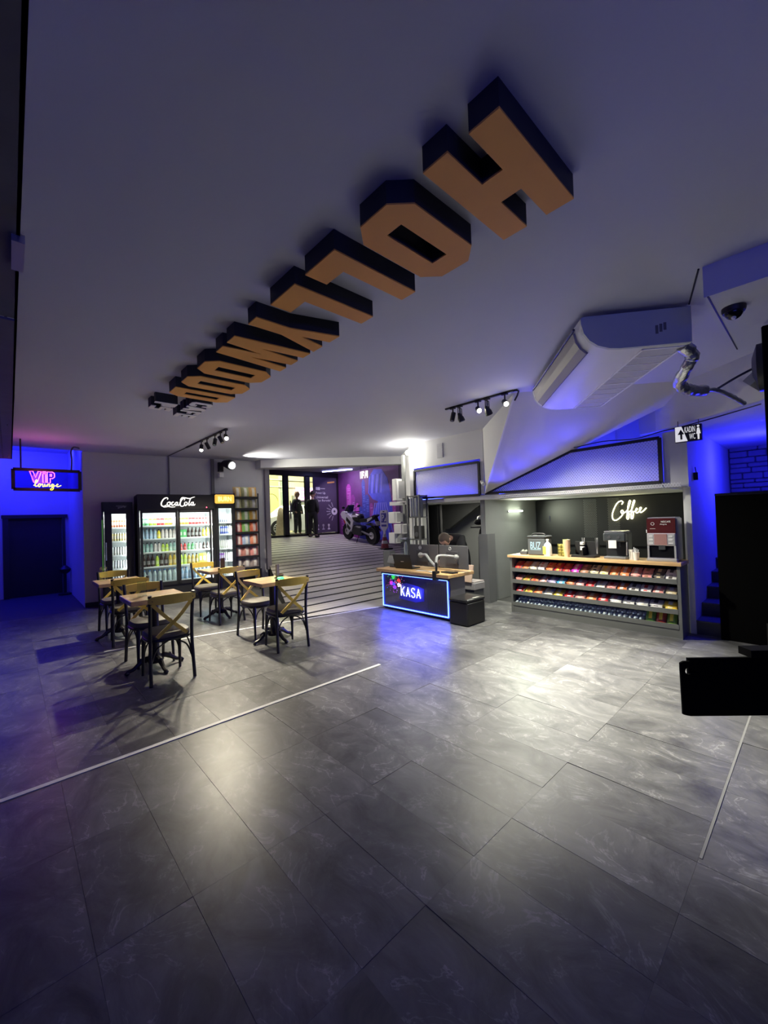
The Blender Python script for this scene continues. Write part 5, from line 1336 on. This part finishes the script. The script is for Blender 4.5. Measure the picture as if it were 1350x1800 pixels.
flat_neon([[(0, .45), (.06, .6), (.12, .95), (.08, 1.0), (.05, .6), (.07, .38), (.14, .45), (.19, .62), (.16, .40), (.21, .35), (.25, .55), (.20, .64), (.27, .58), (.32, .62), (.32, .38), (.37, .40), (.40, .62), (.40, .40), (.46, .45), (.49, .62), (.48, .38), (.52, .60), (.57, .60), (.56, .38), (.62, .45), (.70, .62), (.65, .60), (.63, .42), (.69, .42), (.72, .62), (.70, .15), (.64, .02), (.60, .12), (.74, .42), (.82, .50), (.88, .62), (.84, .62), (.82, .45), (.88, .38), (1.0, .52)]], YEN, -.19, -.01, .37, .17, .005)
point('vip_neon_light', (.40, 9.0, 2.5), 2.5, (1, .15, .5), .12)
# dark stool in the vip corridor
t = thing('corridor_stand', 'dark stand beside the black door in the blue corridor', 'stand', (.98, 12.6, 0))
MB().lathe([(.14, 0), (.14, .03), (.03, .05), (.03, .5), (.10, .55), (.12, .62), (.04, .70)], 12).build('body', BLACK, t, True)

# ================================================================== RAMP: MOTORBIKE, SIGN, MURAL
BW = M('bike_white', (.62, .60, .66), .3, coat=.4); BK = M('bike_black', (.012, .012, .014), .35); BRD = M('bike_red', (.80, .09, .03), .35)
RUB = M('rubber', (.010, .010, .011), .8)
by = 11.85
t = thing('motorcycle', 'white and black sport motorcycle parked on the ramp before the mural', 'motorcycle', (9.70, by, rz(by)), 0)
t.rotation_euler = (R(-5), -math.atan(RS), PI / 2)
def wheel(x, r, w):
    o = MB()
    prof = [(r - .09, -w * .35), (r - .03, -w * .5), (r - .006, -w * .3), (r, 0), (r - .006, w * .3), (r - .03, w * .5), (r - .09, w * .35)]
    o = MB().lathe(prof, 28, (x, 0, r), axis='y')
    q = o.build('tyre', RUB, t, True)
    h = MB().lathe([(.045, -.05), (.045, .05)], 14, (x, 0, r), axis='y')
    for k in range(5):
        a = 2 * PI * k / 5
        h.bar((x, 0, r), (x + (r - .08) * math.cos(a), 0, r + (r - .08) * math.sin(a)), .05, .035, up=(0, 1, 0))
    h.build('rim', M('bike_rim', (.06, .06, .065), .35, .5), q)
    MB().lathe([(.13, .062), (.13, .068)], 20, (x, 0, r), axis='y').build('brake_disc', STEEL, q)
wheel(-.70, .33, .19); wheel(.74, .32, .13)
for s in (-1, 1): MB().tube([(.74, s * .09, .32), (.50, s * .10, .98)], .026, 8).build('fork', BK, t)
MB().tube([(-.70, .09, .33), (-.12, .11, .45)], .035, 8).tube([(-.70, -.09, .33), (-.12, -.11, .45)], .035, 8).build('swing_arm', M('bike_metal', (.25, .25, .26), .4, .7), t)
MB().bbox(-.22, .34, -.17, .17, .26, .62, .05).build('engine', M('bike_engine', (.04, .04, .045), .45, .4), t)
def side_poly(poly, y0, y1, name, mat, parent=t):
    return MB().prism(poly, y0, y1, 'y').build(name, mat, parent)
fr = [(.98, .98), (.86, 1.10), (.62, 1.10), (.45, .98), (.30, .92), (.20, .76), (.28, .48), (.45, .34), (.58, .36), (.62, .60), (.70, .76), (.88, .84)]
fair = side_poly(fr, -.19, .19, 'front_fairing', BW)
side_poly([(.60, .92), (.34, .74), (.38, .62), (.62, .78)], .19, .197, 'black_graphic', BK, fair)
side_poly([(.55, .66), (.34, .50), (.42, .42), (.58, .52)], .19, .197, 'black_graphic', BK, fair)
side_poly([(.80, 1.09), (.56, 1.36), (.50, 1.34), (.58, 1.10)], -.13, .13, 'windscreen', M('bike_screen', (.02, .02, .025), .1), t)
side_poly([(.99, .98), (.90, .86), (.86, .70), (.80, .62), (.76, .74), (.84, .90)], -.12, .12, 'red_nose', BRD)
MB().bbox(-.14, .42, -.15, .15, .74, 1.06, .08).build('fuel_tank', BK, t, True)
side_poly([(.34, 1.0), (.05, 1.03), (-.02, .96), (.30, .92)], .145, .16, 'tank_graphic', BW)
side_poly([(-.05, .86), (-.15, .90), (-.50, .93), (-.52, .84), (-.30, .78), (-.05, .76)], -.12, .12, 'seat', BK)
side_poly([(-.38, .90), (-.92, 1.12), (-.98, 1.10), (-.80, .94), (-.45, .78)], -.10, .10, 'tail_fairing', BK)
side_poly([(-.40, .88), (-.78, 1.03), (-.80, .98), (-.55, .82), (-.42, .80)], .10, .108, 'tail_graphic', BW)
side_poly([(-.85, .98), (-1.02, .70), (-1.06, .72), (-.92, 1.02)], -.06, .06, 'plate_holder', BK)
pl = MB().slab([(-1.05, -.12, .74), (-1.05, .12, .74), (-.97, .12, .88), (-.97, -.12, .88)], (-.012, 0, .006)).build('number_plate', PLWHITE, t)
side_poly([(-.40, .70), (-.55, .78), (-.90, .72), (-1.00, .55), (-.88, .68), (-.60, .70)], -.10, .10, 'rear_mudguard', BK)
MB().tube([(.10, -.17, .30), (-.40, -.20, .34), (-.85, -.22, .52)], [.04, .05, .06], 12).build('exhaust', M('bike_exhaust', (.30, .30, .31), .3, .8), t, True)
for s in (-1, 1):
    MB().tube([(.52, s * .06, 1.06), (.44, s * .34, 1.08)], .016, 8).build('handlebar', BK, t)
    MB().tube([(.62, s * .10, 1.12), (.55, s * .34, 1.26)], .008, 6).ball((.53, s * .37, 1.28), .065, 10, 6, (.4, 1.2, .8)).build('mirror', BK, t, True)
MB().tube([(-.05, .12, .30), (-.12, .30, .0)], .012, 6).build('kick_stand', BK, t)
t = thing('parking_sign', 'white parking sign with blue P standing in a striped cone', 'sign', (9.45, 10.25, rz(10.25) - .02))
MB().bbox(-.20, .20, -.20, .20, 0, .045, .01).build('cone_base', RUB, t)
prof = [(.14, .045), (.11, .20), (.09, .30), (.065, .42), (.05, .52)]
MB().lathe(prof, 18, (0, 0, 0), [0, 1, 0, 1]).build('cone', [M('cone_red', (.30, .05, .07), .5), M('cone_white', (.75, .72, .75), .5)], t, True)
bd = MB().prism([(-.05, .50), (.05, .50), (.06, .62), (.19, .76), (.19, 1.28), (.16, 1.34), (-.16, 1.34), (-.19, 1.28), (-.19, .76), (-.06, .62)], -.012, .012, 'x').build('board', M('board_white', (.62, .60, .72), .5), t)
SB = M('sign_blue', (.06, .05, .35), .5)
MB().box(-.016, -.012, -.13, .13, .92, 1.24).box(-.016, -.012, -.13, .13, .78, .85).build('blue_field', SB, t)
text('lettering', 'P', PLWHITE, t, (-.016, .10, .97), (0, -1, 0), (0, 0, 1), .22, .12, .003)
MB().prism([(-.02, .96), (-.11, .96), (-.11, 1.10)], -.019, -.016, 'x').build('white_mark', PLWHITE, t)
MB().box(-.0165, -.0125, -.045, .045, 1.275, 1.305).build('grip_slot', BK, t)
# ---- mural: a purple city and a draped blue cape shape
t = thing('mural', 'purple and blue city mural on the wall beside the ramp', 'mural', (10.29, 12.2, 1.0))
MB().box(-.004, .008, -1.9, 1.75, -.3, 2.55).build('print_ground', M('mural_purple', (.10, .02, .13), .6, var=.6, vs=2), t)
rr = random.Random(21)
MP = [M('mural_violet', (.20, .03, .22), .6, var=.4), M('mural_magenta', (.32, .04, .30), .6, var=.4), M('mural_navy', (.03, .04, .28), .6, var=.4)]
WN = M('mural_window', (.48, .22, .55), .6)
for k, (y, w_, h, mi) in enumerate(((1.5, .26, 1.0, 0), (1.25, .22, .85, 1), (1.05, .30, 2.05, 1), (.78, .24, 1.6, 0), (.52, .22, 1.25, 1), (.30, .22, 1.1, 2), (.10, .20, 2.15, 2), (-.10, .26, 1.55, 2), (-.35, .20, 1.2, 0), (-1.35, .25, 1.9, 0), (-1.6, .2, 1.5, 1))):
    top = [(y - w_ / 2, -.28), (y + w_ / 2, -.28), (y + w_ / 2, h - .12), (y + w_ * .2, h), (y - w_ * .2, h), (y - w_ / 2, h - .12)]
    MB().prism(top, -.0052 - .0002 * k, -.004, 'x').build('printed_tower', MP[mi], t)
    wb_ = MB(); z = .1
    while z < h - .18:
        if rr.random() < .75: wb_.box(-.0085, -.007, y - w_ * .38, y - w_ * .38 + w_ * rr.uniform(.3, .76), z, z + .018)
        z += .065
    if wb_.v: wb_.build('printed_windows', WN if mi != 2 else M('mural_window_blue', (.12, .16, .6), .6), t, kind='stuff')
CB = [M('mural_blue', (.05, .06, .55), .6, var=.5, vs=4), M('mural_blue_light', (.16, .16, .68), .6, var=.4, vs=5), M('mural_blue_dark', (.02, .02, .16), .6)]
MB().prism([(-.25, 2.2), (-.55, 2.5), (-1.0, 2.45), (-1.3, 2.1), (-1.45, 1.5), (-1.55, .7), (-1.3, -.2), (-.5, -.2), (-.15, .4), (-.5, .9), (-.75, 1.25), (-.45, 1.35), (-.2, 1.6)], -.0095, -.004, 'x').build('printed_cape', CB[0], t)
for k in range(7):
    a = -.55 - .10 * k
    MB().prism([(a, 1.2), (a - .05, 1.2), (a + .30 - .12 * k, .0), (a + .36 - .12 * k, .0)], -.0105, -.0095, 'x').build('printed_fold', CB[1], t)
for k in range(6):
    a = -.35 - .13 * k
    MB().prism([(a, 2.30), (a - .04, 2.28), (a + .06, 1.55), (a + .10, 1.6)], -.0105, -.0095, 'x').build('printed_fold', CB[1 if k % 2 else 2], t)
# white FA style emblem on the mural top
t = thing('wall_emblem', 'small white block emblem sign hanging before the mural top', 'sign', (9.6, 11.42, 3.08))
MB().box(0, .02, -.24, .24, 0, .30).build('board', M('emblem_red', (.12, .02, .05), .5), t)
EW = M('emblem_white', (.85, .80, .84), .5, emit=(1, .9, .95), es=.4)
MB().prism([(.22, .02), (.22, .28), (.19, .28), (.19, .02)], -.006, 0, 'x').prism([(.15, .02), (.15, .28), (-.02, .28), (-.02, .20), (.07, .20), (.07, .17), (.0, .17), (.0, .10), (.07, .10), (.07, .02)], -.006, 0, 'x').prism([(-.02, .02), (-.10, .28), (-.23, .28), (-.23, .02), (-.16, .02), (-.16, .10), (-.10, .10), (-.08, .02)], -.006, 0, 'x').build('block_letters', EW, t)
for y in (-.2, .2): MB().tube([(.01, y, .29), (.01, y, .49)], .006, 6).build('hanger', BLACK, t)
t = thing('led_tube', 'thin blue white led tube on the ceiling of the ramp', 'lamp', (9.4, 13.0, 3.53))
MB().bar((-.2, .5, 0), (.35, -.7, 0), .035, .03).build('tube', M('led_bluewhite', (.6, .6, 1), .5, emit=(.35, .40, 1), es=9), t)
# ---- purple poster on the glass
t = thing('poster', 'large dark purple advertising poster on the right glass pane', 'poster', (9.60, 13.93, 1.10))
PW = M('poster_white', (.72, .70, .76), .5)
MB().box(-.60, .56, -.008, .008, 0, 2.26).build('sheet', M('poster_purple', (.075, .055, .105), .5, var=.3, vs=1.5), t)
for bdy, x, z, hh, ww in (('Power Up', -.47, 1.55, .12, .46), ('Universal', -.47, 1.40, .10, .58), ('Tips Burada!', -.47, 1.25, .11, .70)):
    text('lettering', bdy, PW, t, (x, -.008, z), (1, 0, 0), (0, 0, 1), hh, ww, .003)
MB().box(-.47, -.27, -.012, -.008, 1.74, 1.86).build('logo_block', PW, t)
MB().box(-.25, -.02, -.011, -.008, 1.78, 1.82).build('logo_line', M('poster_grey', (.40, .38, .44), .5), t)
MB().prism([(.10, 2.02), (.46, 2.06), (.46, 2.12), (.10, 2.08)], -.012, -.008, 'y').build('orange_logo', M('poster_orange', (.75, .38, .12), .5), t)
cx, cz = .42, .86
MB().lathe([(.15, -.014), (.15, -.008)], 24, (cx, 0, cz), axis='y').build('dial', PW, t)
MB().lathe([(.05, -.018), (.05, -.014)], 16, (cx, 0, cz), axis='y').build('dial_hub', M('poster_hub', (.10, .09, .12), .5), t)
for a in (110, 135, 160, 180, 200, 225, 250):
    c_, s_ = math.cos(R(a)), math.sin(R(a))
    MB().bar((cx + .20 * c_, -.011, cz + .20 * s_), (cx + .40 * c_, -.011, cz + .40 * s_), .035, .004, up=(0, 1, 0)).build('ray', M('poster_grey'), t)
for x in (-.42, -.15, .12):
    MB().lathe([(.05, -.012), (.05, -.008)], 12, (x, 0, .30), axis='y').box(x - .02, x + .02, -.012, -.008, .16, .30).box(x - .06, x + .06, -.012, -.008, .12, .16).build('icon', PW if x != -.15 else M('poster_grey'), t)

# ================================================================== STREET
CARW = M('car_white', (.78, .78, .76), .2, coat=.6)
t = thing('car', 'white car parked in the street behind the glass front', 'car', (8.10, 17.0, .96))
bodyp = [(.0, .30), (.02, .58), (.10, .72), (.95, .90), (1.25, .95), (2.95, 1.0), (3.85, .98), (4.0, .80), (4.02, .35), (3.70, .22), (.30, .20)]
b_ = MB().prism(bodyp, 0, 1.65, 'y').build('body', CARW, t)
cab = [(1.20, .94), (1.85, 1.42), (3.05, 1.44), (3.75, .98)]
MB().add([(x, .10 + (.12 if z > 1.2 else 0), z) for x, z in cab] + [(x, 1.55 - (.12 if z > 1.2 else 0), z) for x, z in cab], [(3, 2, 1, 0), (4, 5, 6, 7), (0, 1, 5, 4), (1, 2, 6, 5), (2, 3, 7, 6), (3, 0, 4, 7)]).build('cabin', CARW, t)
win = MB(); win.add([(1.42, .07, .98), (1.92, .17, 1.36), (2.35, .17, 1.37), (2.35, .07, .98), (1.42, .10, .98), (1.92, .22, 1.36), (2.35, .22, 1.37), (2.35, .10, .98)], [(0, 1, 2, 3), (7, 6, 5, 4)])
win.add([(2.45, .07, .98), (2.45, .17, 1.37), (3.0, .17, 1.36), (3.45, .07, .98), (2.45, .10, .98), (2.45, .22, 1.37), (3.0, .22, 1.36), (3.45, .10, .98)], [(0, 1, 2, 3), (7, 6, 5, 4)])
win.build('side_window', BLACKG, t)
for x in (.95, 3.15):
    w_ = MB().lathe([(.20, -.0), (.31, -.015), (.33, .04), (.33, .18), (.30, .2)], 28, (x, 0.02, .33), axis='y').build('tyre', RUB, t, True)
    h = MB().lathe([(.05, -.02), (.05, .03)], 12, (x, 0, .33), axis='y').tube([(x + .215 * math.cos(a * PI / 14), -.005, .33 + .215 * math.sin(a * PI / 14)) for a in range(28)], .018, 6, closed=True)
    for k in range(10):
        a = 2 * PI * k / 10; h.bar((x, -.005, .33), (x + .21 * math.cos(a), -.005, .33 + .21 * math.sin(a)), .035, .02, up=(0, 1, 0))
    h.build('alloy_rim', M('alloy', (.62, .62, .62), .3, .6), w_)
    MB().lathe([(.37, -.004), (.37, .004)], 28, (x, 0, .34), axis='y').build('wheel_arch', BLACK, t)
MB().prism([(.05, .66), (.12, .74), (.46, .80), (.40, .70), (.20, .64)], -.010, .002, 'y').build('headlight', M('headlamp', (.35, .36, .36), .2), t)
MB().prism([(.04, .36), (.22, .36), (.26, .46), (.10, .48), (.03, .44)], -.008, .002, 'y').build('fog_lamp', BLACKG, t)
MB().bbox(1.45, 1.65, -.14, .0, .96, 1.06, .02).build('mirror', CARW, t)
# facade across the street
FY = 21.0
FAC = M('facade_cream', (.62, .58, .40), .8, var=.1, vs=1.5)
t = thing('street_building', 'cream lit building across the street with arched shop doorway', 'building', (13.0, FY, .9))
MB().box(-5, 9, 0, .3, 0, 7).build('wall', FAC, t)
for z in (2.65, 3.05, 3.45): MB().box(-5, 9, -.10, 0, z, z + .07).build('cornice', M('facade_trim', (.48, .48, .42), .7), t)
MB().box(-2.6, -1.75, -.05, 0, .0, 3.3).build('door_panel', M('facade_yellow', (.60, .58, .22), .7), t)
MB().tube([(-2.2 + .38 * math.cos(a * PI / 10), -.07, 1.9 + .38 * math.sin(a * PI / 10)) for a in range(11)], .02, 6).build('arch', M('facade_arch', (.40, .38, .16), .6), t)
for k in range(4):
    for j in range(3):
        MB().prism([(-2.5 + .22 * k, .55 + .28 * j), (-2.39 + .22 * k, .45 + .28 * j), (-2.28 + .22 * k, .55 + .28 * j), (-2.39 + .22 * k, .70 + .28 * j)], -.08, -.05, 'y').build('ornament', M('facade_ornament', (.42, .36, .24), .6, var=.4), t)
MB().box(-1.60, -1.15, -.06, 0, .0, 3.0).build('window', M('facade_glass', (.30, .36, .32), .2), t)
for z in (.8, 1.6, 2.4): MB().box(-1.62, -1.13, -.075, -.06, z, z + .05).build('glazing_bar', M('facade_trim'), t)
MB().box(-.9, .0, -.05, 0, .0, 2.2).build('window', M('facade_glass_dark', (.20, .22, .18), .2), t)
t = thing('shop_sign', 'glowing pink shop sign across the street', 'sign', (13.05, FY - .2, 2.95))
MB().box(-.75, .85, 0, .08, -.12, .62).build('panel', M('sign_pink_panel', (.75, .55, .70), .5, emit=(1, .55, .85), es=.9), t)
PKG = M('sign_pink', (1, .2, .9), .5, emit=(1, .04, .80), es=4)
text('lettering', 'E', PKG, t, (-.45, -.005, .0), (1, 0, 0), (0, 0, 1), .5, .30, .02)
text('lettering', 'H', PKG, t, (-.05, -.005, .0), (1, 0, 0), (0, 0, 1), .5, .38, .02)
MB().box(.50, .68, -.03, 0, 0, .5).build('bar', PKG, t)
t = thing('lamp_post', 'dark street lamp post seen through the middle glass pane', 'lamp post', (10.75, 19.3, .96))
MB().tube([(0, 0, 0), (0, 0, 3.9)], [.07, .05], 10).tube([(0, 0, 2.7), (0, 0, 3.1)], [.05, .13], 10).build('post', M('post_dark', (.12, .12, .11), .6), t)
t = thing('tree_trunk_guard', 'pale cloth wrapped post on the pavement beside the standing man', 'post', (8.62, 15.9, .96))
MB().lathe([(.26, 0), (.22, .3), (.17, .8), (.12, 1.15), (.05, 1.25)], 14).build('cloth', M('beige_cloth', (.52, .42, .28), .9, var=.3, vs=12, bump=.5, bs=12), t, True)

# ================================================================== PEOPLE
SKIN = M('skin', (.50, .30, .21), .5); HAIRD = M('hair_dark', (.02, .015, .012), .7)
BLKC = M('black_cloth', (.014, .014, .017), .85, var=.3, vs=12); NAVY = M('navy_cloth', (.022, .024, .032), .85, var=.3, vs=12)
def skin_obj(name, verts, edges, radii, mat, parent, root=0, sub=2):
    me = bpy.data.meshes.new(name); me.from_pydata([tuple(v) for v in verts], edges, []); me.update()
    o = bpy.data.objects.new(name, me); COL.objects.link(o)
    md = o.modifiers.new('skin', 'SKIN'); md.use_smooth_shade = True
    sk = me.skin_vertices[0].data
    for i, r in enumerate(radii):
        r = r if isinstance(r, tuple) else (r, r)
        sk[i].radius = r; sk[i].use_root = (i == root)
    sb = o.modifiers.new('sub', 'SUBSURF'); sb.levels = sub; sb.render_levels = sub
    dg = bpy.context.evaluated_depsgraph_get(); dg.update()
    m2 = bpy.data.meshes.new_from_object(o.evaluated_get(dg))
    bpy.data.objects.remove(o); bpy.data.meshes.remove(me)
    m2.name = name; m2.materials.clear(); m2.materials.append(mat)
    for p in m2.polygons: p.use_smooth = True
    return link(name, m2, parent)
def head(parent, c, fwd, up, size, hair, bald=False):
    # a shaped head with brow, nose, chin and ears, facing fwd
    f = Vector(fwd).normalized(); u = Vector(up).normalized(); r = f.cross(u).normalized(); u = r.cross(f)
    c = Vector(c)
    def P(a, b, d): return c + f * a * size + r * b * size + u * d * size
    mb = MB(); n, k = 20, 14; vs = []
    for i in range(k + 1):
        th = PI * i / k; zz = -math.cos(th); rad = math.sin(th)
        for j in range(n):
            ph = 2 * PI * j / n; a = math.cos(ph) * rad; b = math.sin(ph) * rad
            wd = .40 - (.10 * max(0, -zz - .2)); dp = .47
            fa = a * dp; bb = b * wd
            if a > 0 and zz < -.3: fa += .03 * a
            if a > .85 and -.35 < zz < .12: fa += .10 * (a - .85) / .15 * (1 - abs(b) * 3 if abs(b) < .33 else 0)   # nose
            if a > .7 and .02 < zz < .25 and abs(abs(b) - .38) < .2: fa -= .03
            vs.append(P(fa, bb, zz * .60))
    fs = [(i * n + j, i * n + (j + 1) % n, (i + 1) * n + (j + 1) % n, (i + 1) * n + j) for i in range(k) for j in range(n)]
    return mb, vs, fs, P
def person(label, loc, rotz, joints, top_mat, leg_mat, head_c, head_f, head_u, hair, bald, name='person', H=1.8, hands=()):
    t = thing(name, label, 'person', loc, rotz)
    J = joints
    V, E_, RR = [], [], []
    def chain(names, rad, start=None):
        pi = start
        for nm, r in zip(names, rad):
            V.append(J[nm] if isinstance(nm, str) else nm); RR.append(r); i = len(V) - 1
            if pi is not None: E_.append((pi, i))
            pi = i; idx[nm if isinstance(nm, str) else str(nm)] = i
        return pi
    idx = {}
    k = H / 1.8
    chain(['pelvis', 'waist', 'chest', 'neckb', 'neck', 'head'], [(.13 * k, .10 * k), (.13 * k, .10 * k), (.15 * k, .11 * k), .06 * k, .05 * k, .055 * k])
    for s in ('l', 'r'):
        chain(['sh' + s, 'el' + s, 'wr' + s, 'ha' + s], [.058 * k, .042 * k, .030 * k, .034 * k], idx['chest'])
        chain(['hip' + s, 'kn' + s, 'an' + s, 'toe' + s], [.080 * k, .054 * k, .040 * k, .036 * k], idx['pelvis'])
    body = skin_obj('body', V, E_, RR, SKIN, t, 0)
    # clothes: the same skeleton, a little fuller
    V, E_, RR = [], [], []; idx = {}
    chain(['pelvis', 'waist', 'chest', 'neckb'], [(.185 * k, .145 * k), (.185 * k, .15 * k), (.205 * k, .15 * k), .090 * k])
    for s in ('l', 'r'): chain(['sh' + s, 'el' + s, 'wr' + s], [.098 * k, .080 * k, .055 * k], idx['chest'])
    skin_obj('jacket', V, E_, RR, top_mat, t, 0)
    V, E_, RR = [], [], []; idx = {}
    chain(['waist', 'pelvis'], [(.150 * k, .125 * k), (.165 * k, .132 * k)])
    for s in ('l', 'r'): chain(['hip' + s, 'kn' + s, 'an' + s], [.112 * k, .088 * k, .068 * k], idx['pelvis'])
    skin_obj('trousers', V, E_, RR, leg_mat, t, 1)
    for s in ('l', 'r'):
        a, b = Vector(J['an' + s]), Vector(J['toe' + s]); d = (b - a); d.z = 0; d.normalize()
        c = (a + b) / 2; m = Matrix.Translation((c.x, c.y, 0)) @ Matrix.Rotation(math.atan2(d.y, d.x), 4, 'Z')
        MB().bbox(-.12 * k, .14 * k, -.045 * k, .045 * k, 0, .09 * k, .025).xf(m).build('shoe', BLACK, t, True)
    mb, vs, fs, P = head(t, head_c, head_f, head_u, .24 * k, hair)
    hd = mb.add(vs, fs).build('head', SKIN, t, True)
    for sd in (-1, 1):
        q = P(-.02, sd * .40, -.02); MB().ball(q, .035 * k, 8, 6, (.8, .6, 1.1)).build('ear', SKIN, hd, True)
        MB().ball(P(.43, sd * .15, .06), .013 * k, 8, 6).build('eye', HAIRD, hd, True)
    MB().tube([P(.47, -.10, -.30), P(.49, 0, -.31), P(.47, .10, -.30)], .008 * k, 6).build('mouth', M('lip', (.35, .14, .12), .5), hd)
    if not bald:
        hv = MB(); n, kk = 18, 8; vs = []
        for i in range(kk + 1):
            th = PI * .56 * i / kk
            for j in range(n):
                ph = 2 * PI * j / n; a = math.cos(ph) * math.sin(th); b = math.sin(ph) * math.sin(th); zz = math.cos(th)
                vs.append(P(a * .50 - .035 - (.05 if a > .5 and zz < .55 else 0), b * .43, zz * .64 + .01))
        hv.add(vs, [(i * n + j, i * n + (j + 1) % n, (i + 1) * n + (j + 1) % n, (i + 1) * n + j) for i in range(kk) for j in range(n)]).build('hair', hair, hd, True)
    # fingers
    for s in hands:
        w0, h0 = Vector(J['wr' + s]), Vector(J['ha' + s]); d = (h0 - w0).normalized(); sx = d.orthogonal().normalized()
        for q in range(4):
            o_ = sx * (.026 * (q - 1.5)) * k; ln = (.055, .075, .080, .068)[q] * k
            MB().tube([h0 + o_, h0 + o_ + d * ln * .55 + Vector((0, 0, -.004)), h0 + o_ + d * ln + Vector((0, 0, -.016))], [.010 * k, .009 * k, .007 * k], 8).build('finger', SKIN, t, True)
        MB().tube([w0 + d * .03 + sx * .03 * k, w0 + d * .06 + sx * .065 * k, w0 + d * .09 + sx * .075 * k], [.012 * k, .010 * k, .008 * k], 8).build('thumb', SKIN, t, True)
    return t
def standing(k, feet=.14, elbow=.26):
    return dict(pelvis=(0, 0, .95 * k), waist=(0, .01, 1.10 * k), chest=(0, .0, 1.33 * k), neckb=(0, 0, 1.49 * k), neck=(0, .01, 1.55 * k), head=(0, .02, 1.62 * k),
                shl=(-.17 * k, 0, 1.42 * k), ell=(-elbow * k, -.06 * k, 1.16 * k), wrl=(-.19 * k, .06 * k, .98 * k), hal=(-.15 * k, .10 * k, .93 * k),
                shr=(.17 * k, 0, 1.42 * k), elr=(elbow * k, -.06 * k, 1.16 * k), wrr=(.19 * k, .06 * k, .98 * k), har=(.15 * k, .10 * k, .93 * k),
                hipl=(-.10 * k, 0, .88 * k), knl=(-(.09 + feet * .3) * k, .02, .49 * k), anl=(-(.10 + feet * .5) * k, -.02, .09 * k), toel=(-(.11 + feet * .5) * k, .13 * k, .04 * k),
                hipr=(.10 * k, 0, .88 * k), knr=(.13 * k, .02, .49 * k), anr=(.12 * k, -.02, .09 * k), toer=(.14 * k, .13 * k, .04 * k))
k1 = 1.03
p1 = person('man in black tracksuit standing outside the glass with hands in his pockets', (9.00, 15.2, .99), R(205), standing(k1, .18, .29), NAVY, BLKC, (0, .02, 1.70 * k1), (0, 1, -.05), (0, 0, 1), HAIRD, True, H=1.85)
MB().bbox(.07, .11, .135, .15, 1.36, 1.39, .004).build('chest_badge', PLWHITE, p1)
MB().bbox(-.12, -.06, .135, .15, 1.345, 1.36, .004).build('chest_logo', PLWHITE, p1)
k2 = .99
p2 = person('person in dark jacket and trousers standing at the poster, turned away', (8.72, 13.55, rz(13.55) - .004), R(-60), standing(k2, .10, .24), BLKC, BLKC, (0, .03, 1.70 * k2), (0, 1, -.1), (0, 0, 1), HAIRD, False, H=1.78)
# man bending down behind the cash desk
bend = dict(pelvis=(0, 0, .92), waist=(0, .10, 1.03), chest=(0, .30, 1.20), neckb=(0, .43, 1.21), neck=(0, .48, 1.20), head=(0, .54, 1.17),
            shl=(-.17, .34, 1.19), ell=(-.22, .38, .94), wrl=(-.16, .52, .78), hal=(-.14, .56, .75),
            shr=(.17, .34, 1.19), elr=(.22, .38, .94), wrr=(.16, .52, .78), har=(.14, .56, .75),
            hipl=(-.10, 0, .86), knl=(-.11, .04, .48), anl=(-.12, -.03, .09), toel=(-.13, .12, .04), hipr=(.10, 0, .86), knr=(.11, .04, .48), anr=(.12, -.03, .09), toer=(.13, .12, .04))
p3 = person('person in black bending down behind the monitors of the cash desk', (6.36, 4.74, 0), R(98), bend, BLKC, BLKC, (0, .60, 1.18), (0, .45, -.9), (0, .9, .45), M('hair_brown', (.10, .07, .05), .7), False, H=1.75, hands=('l', 'r'))
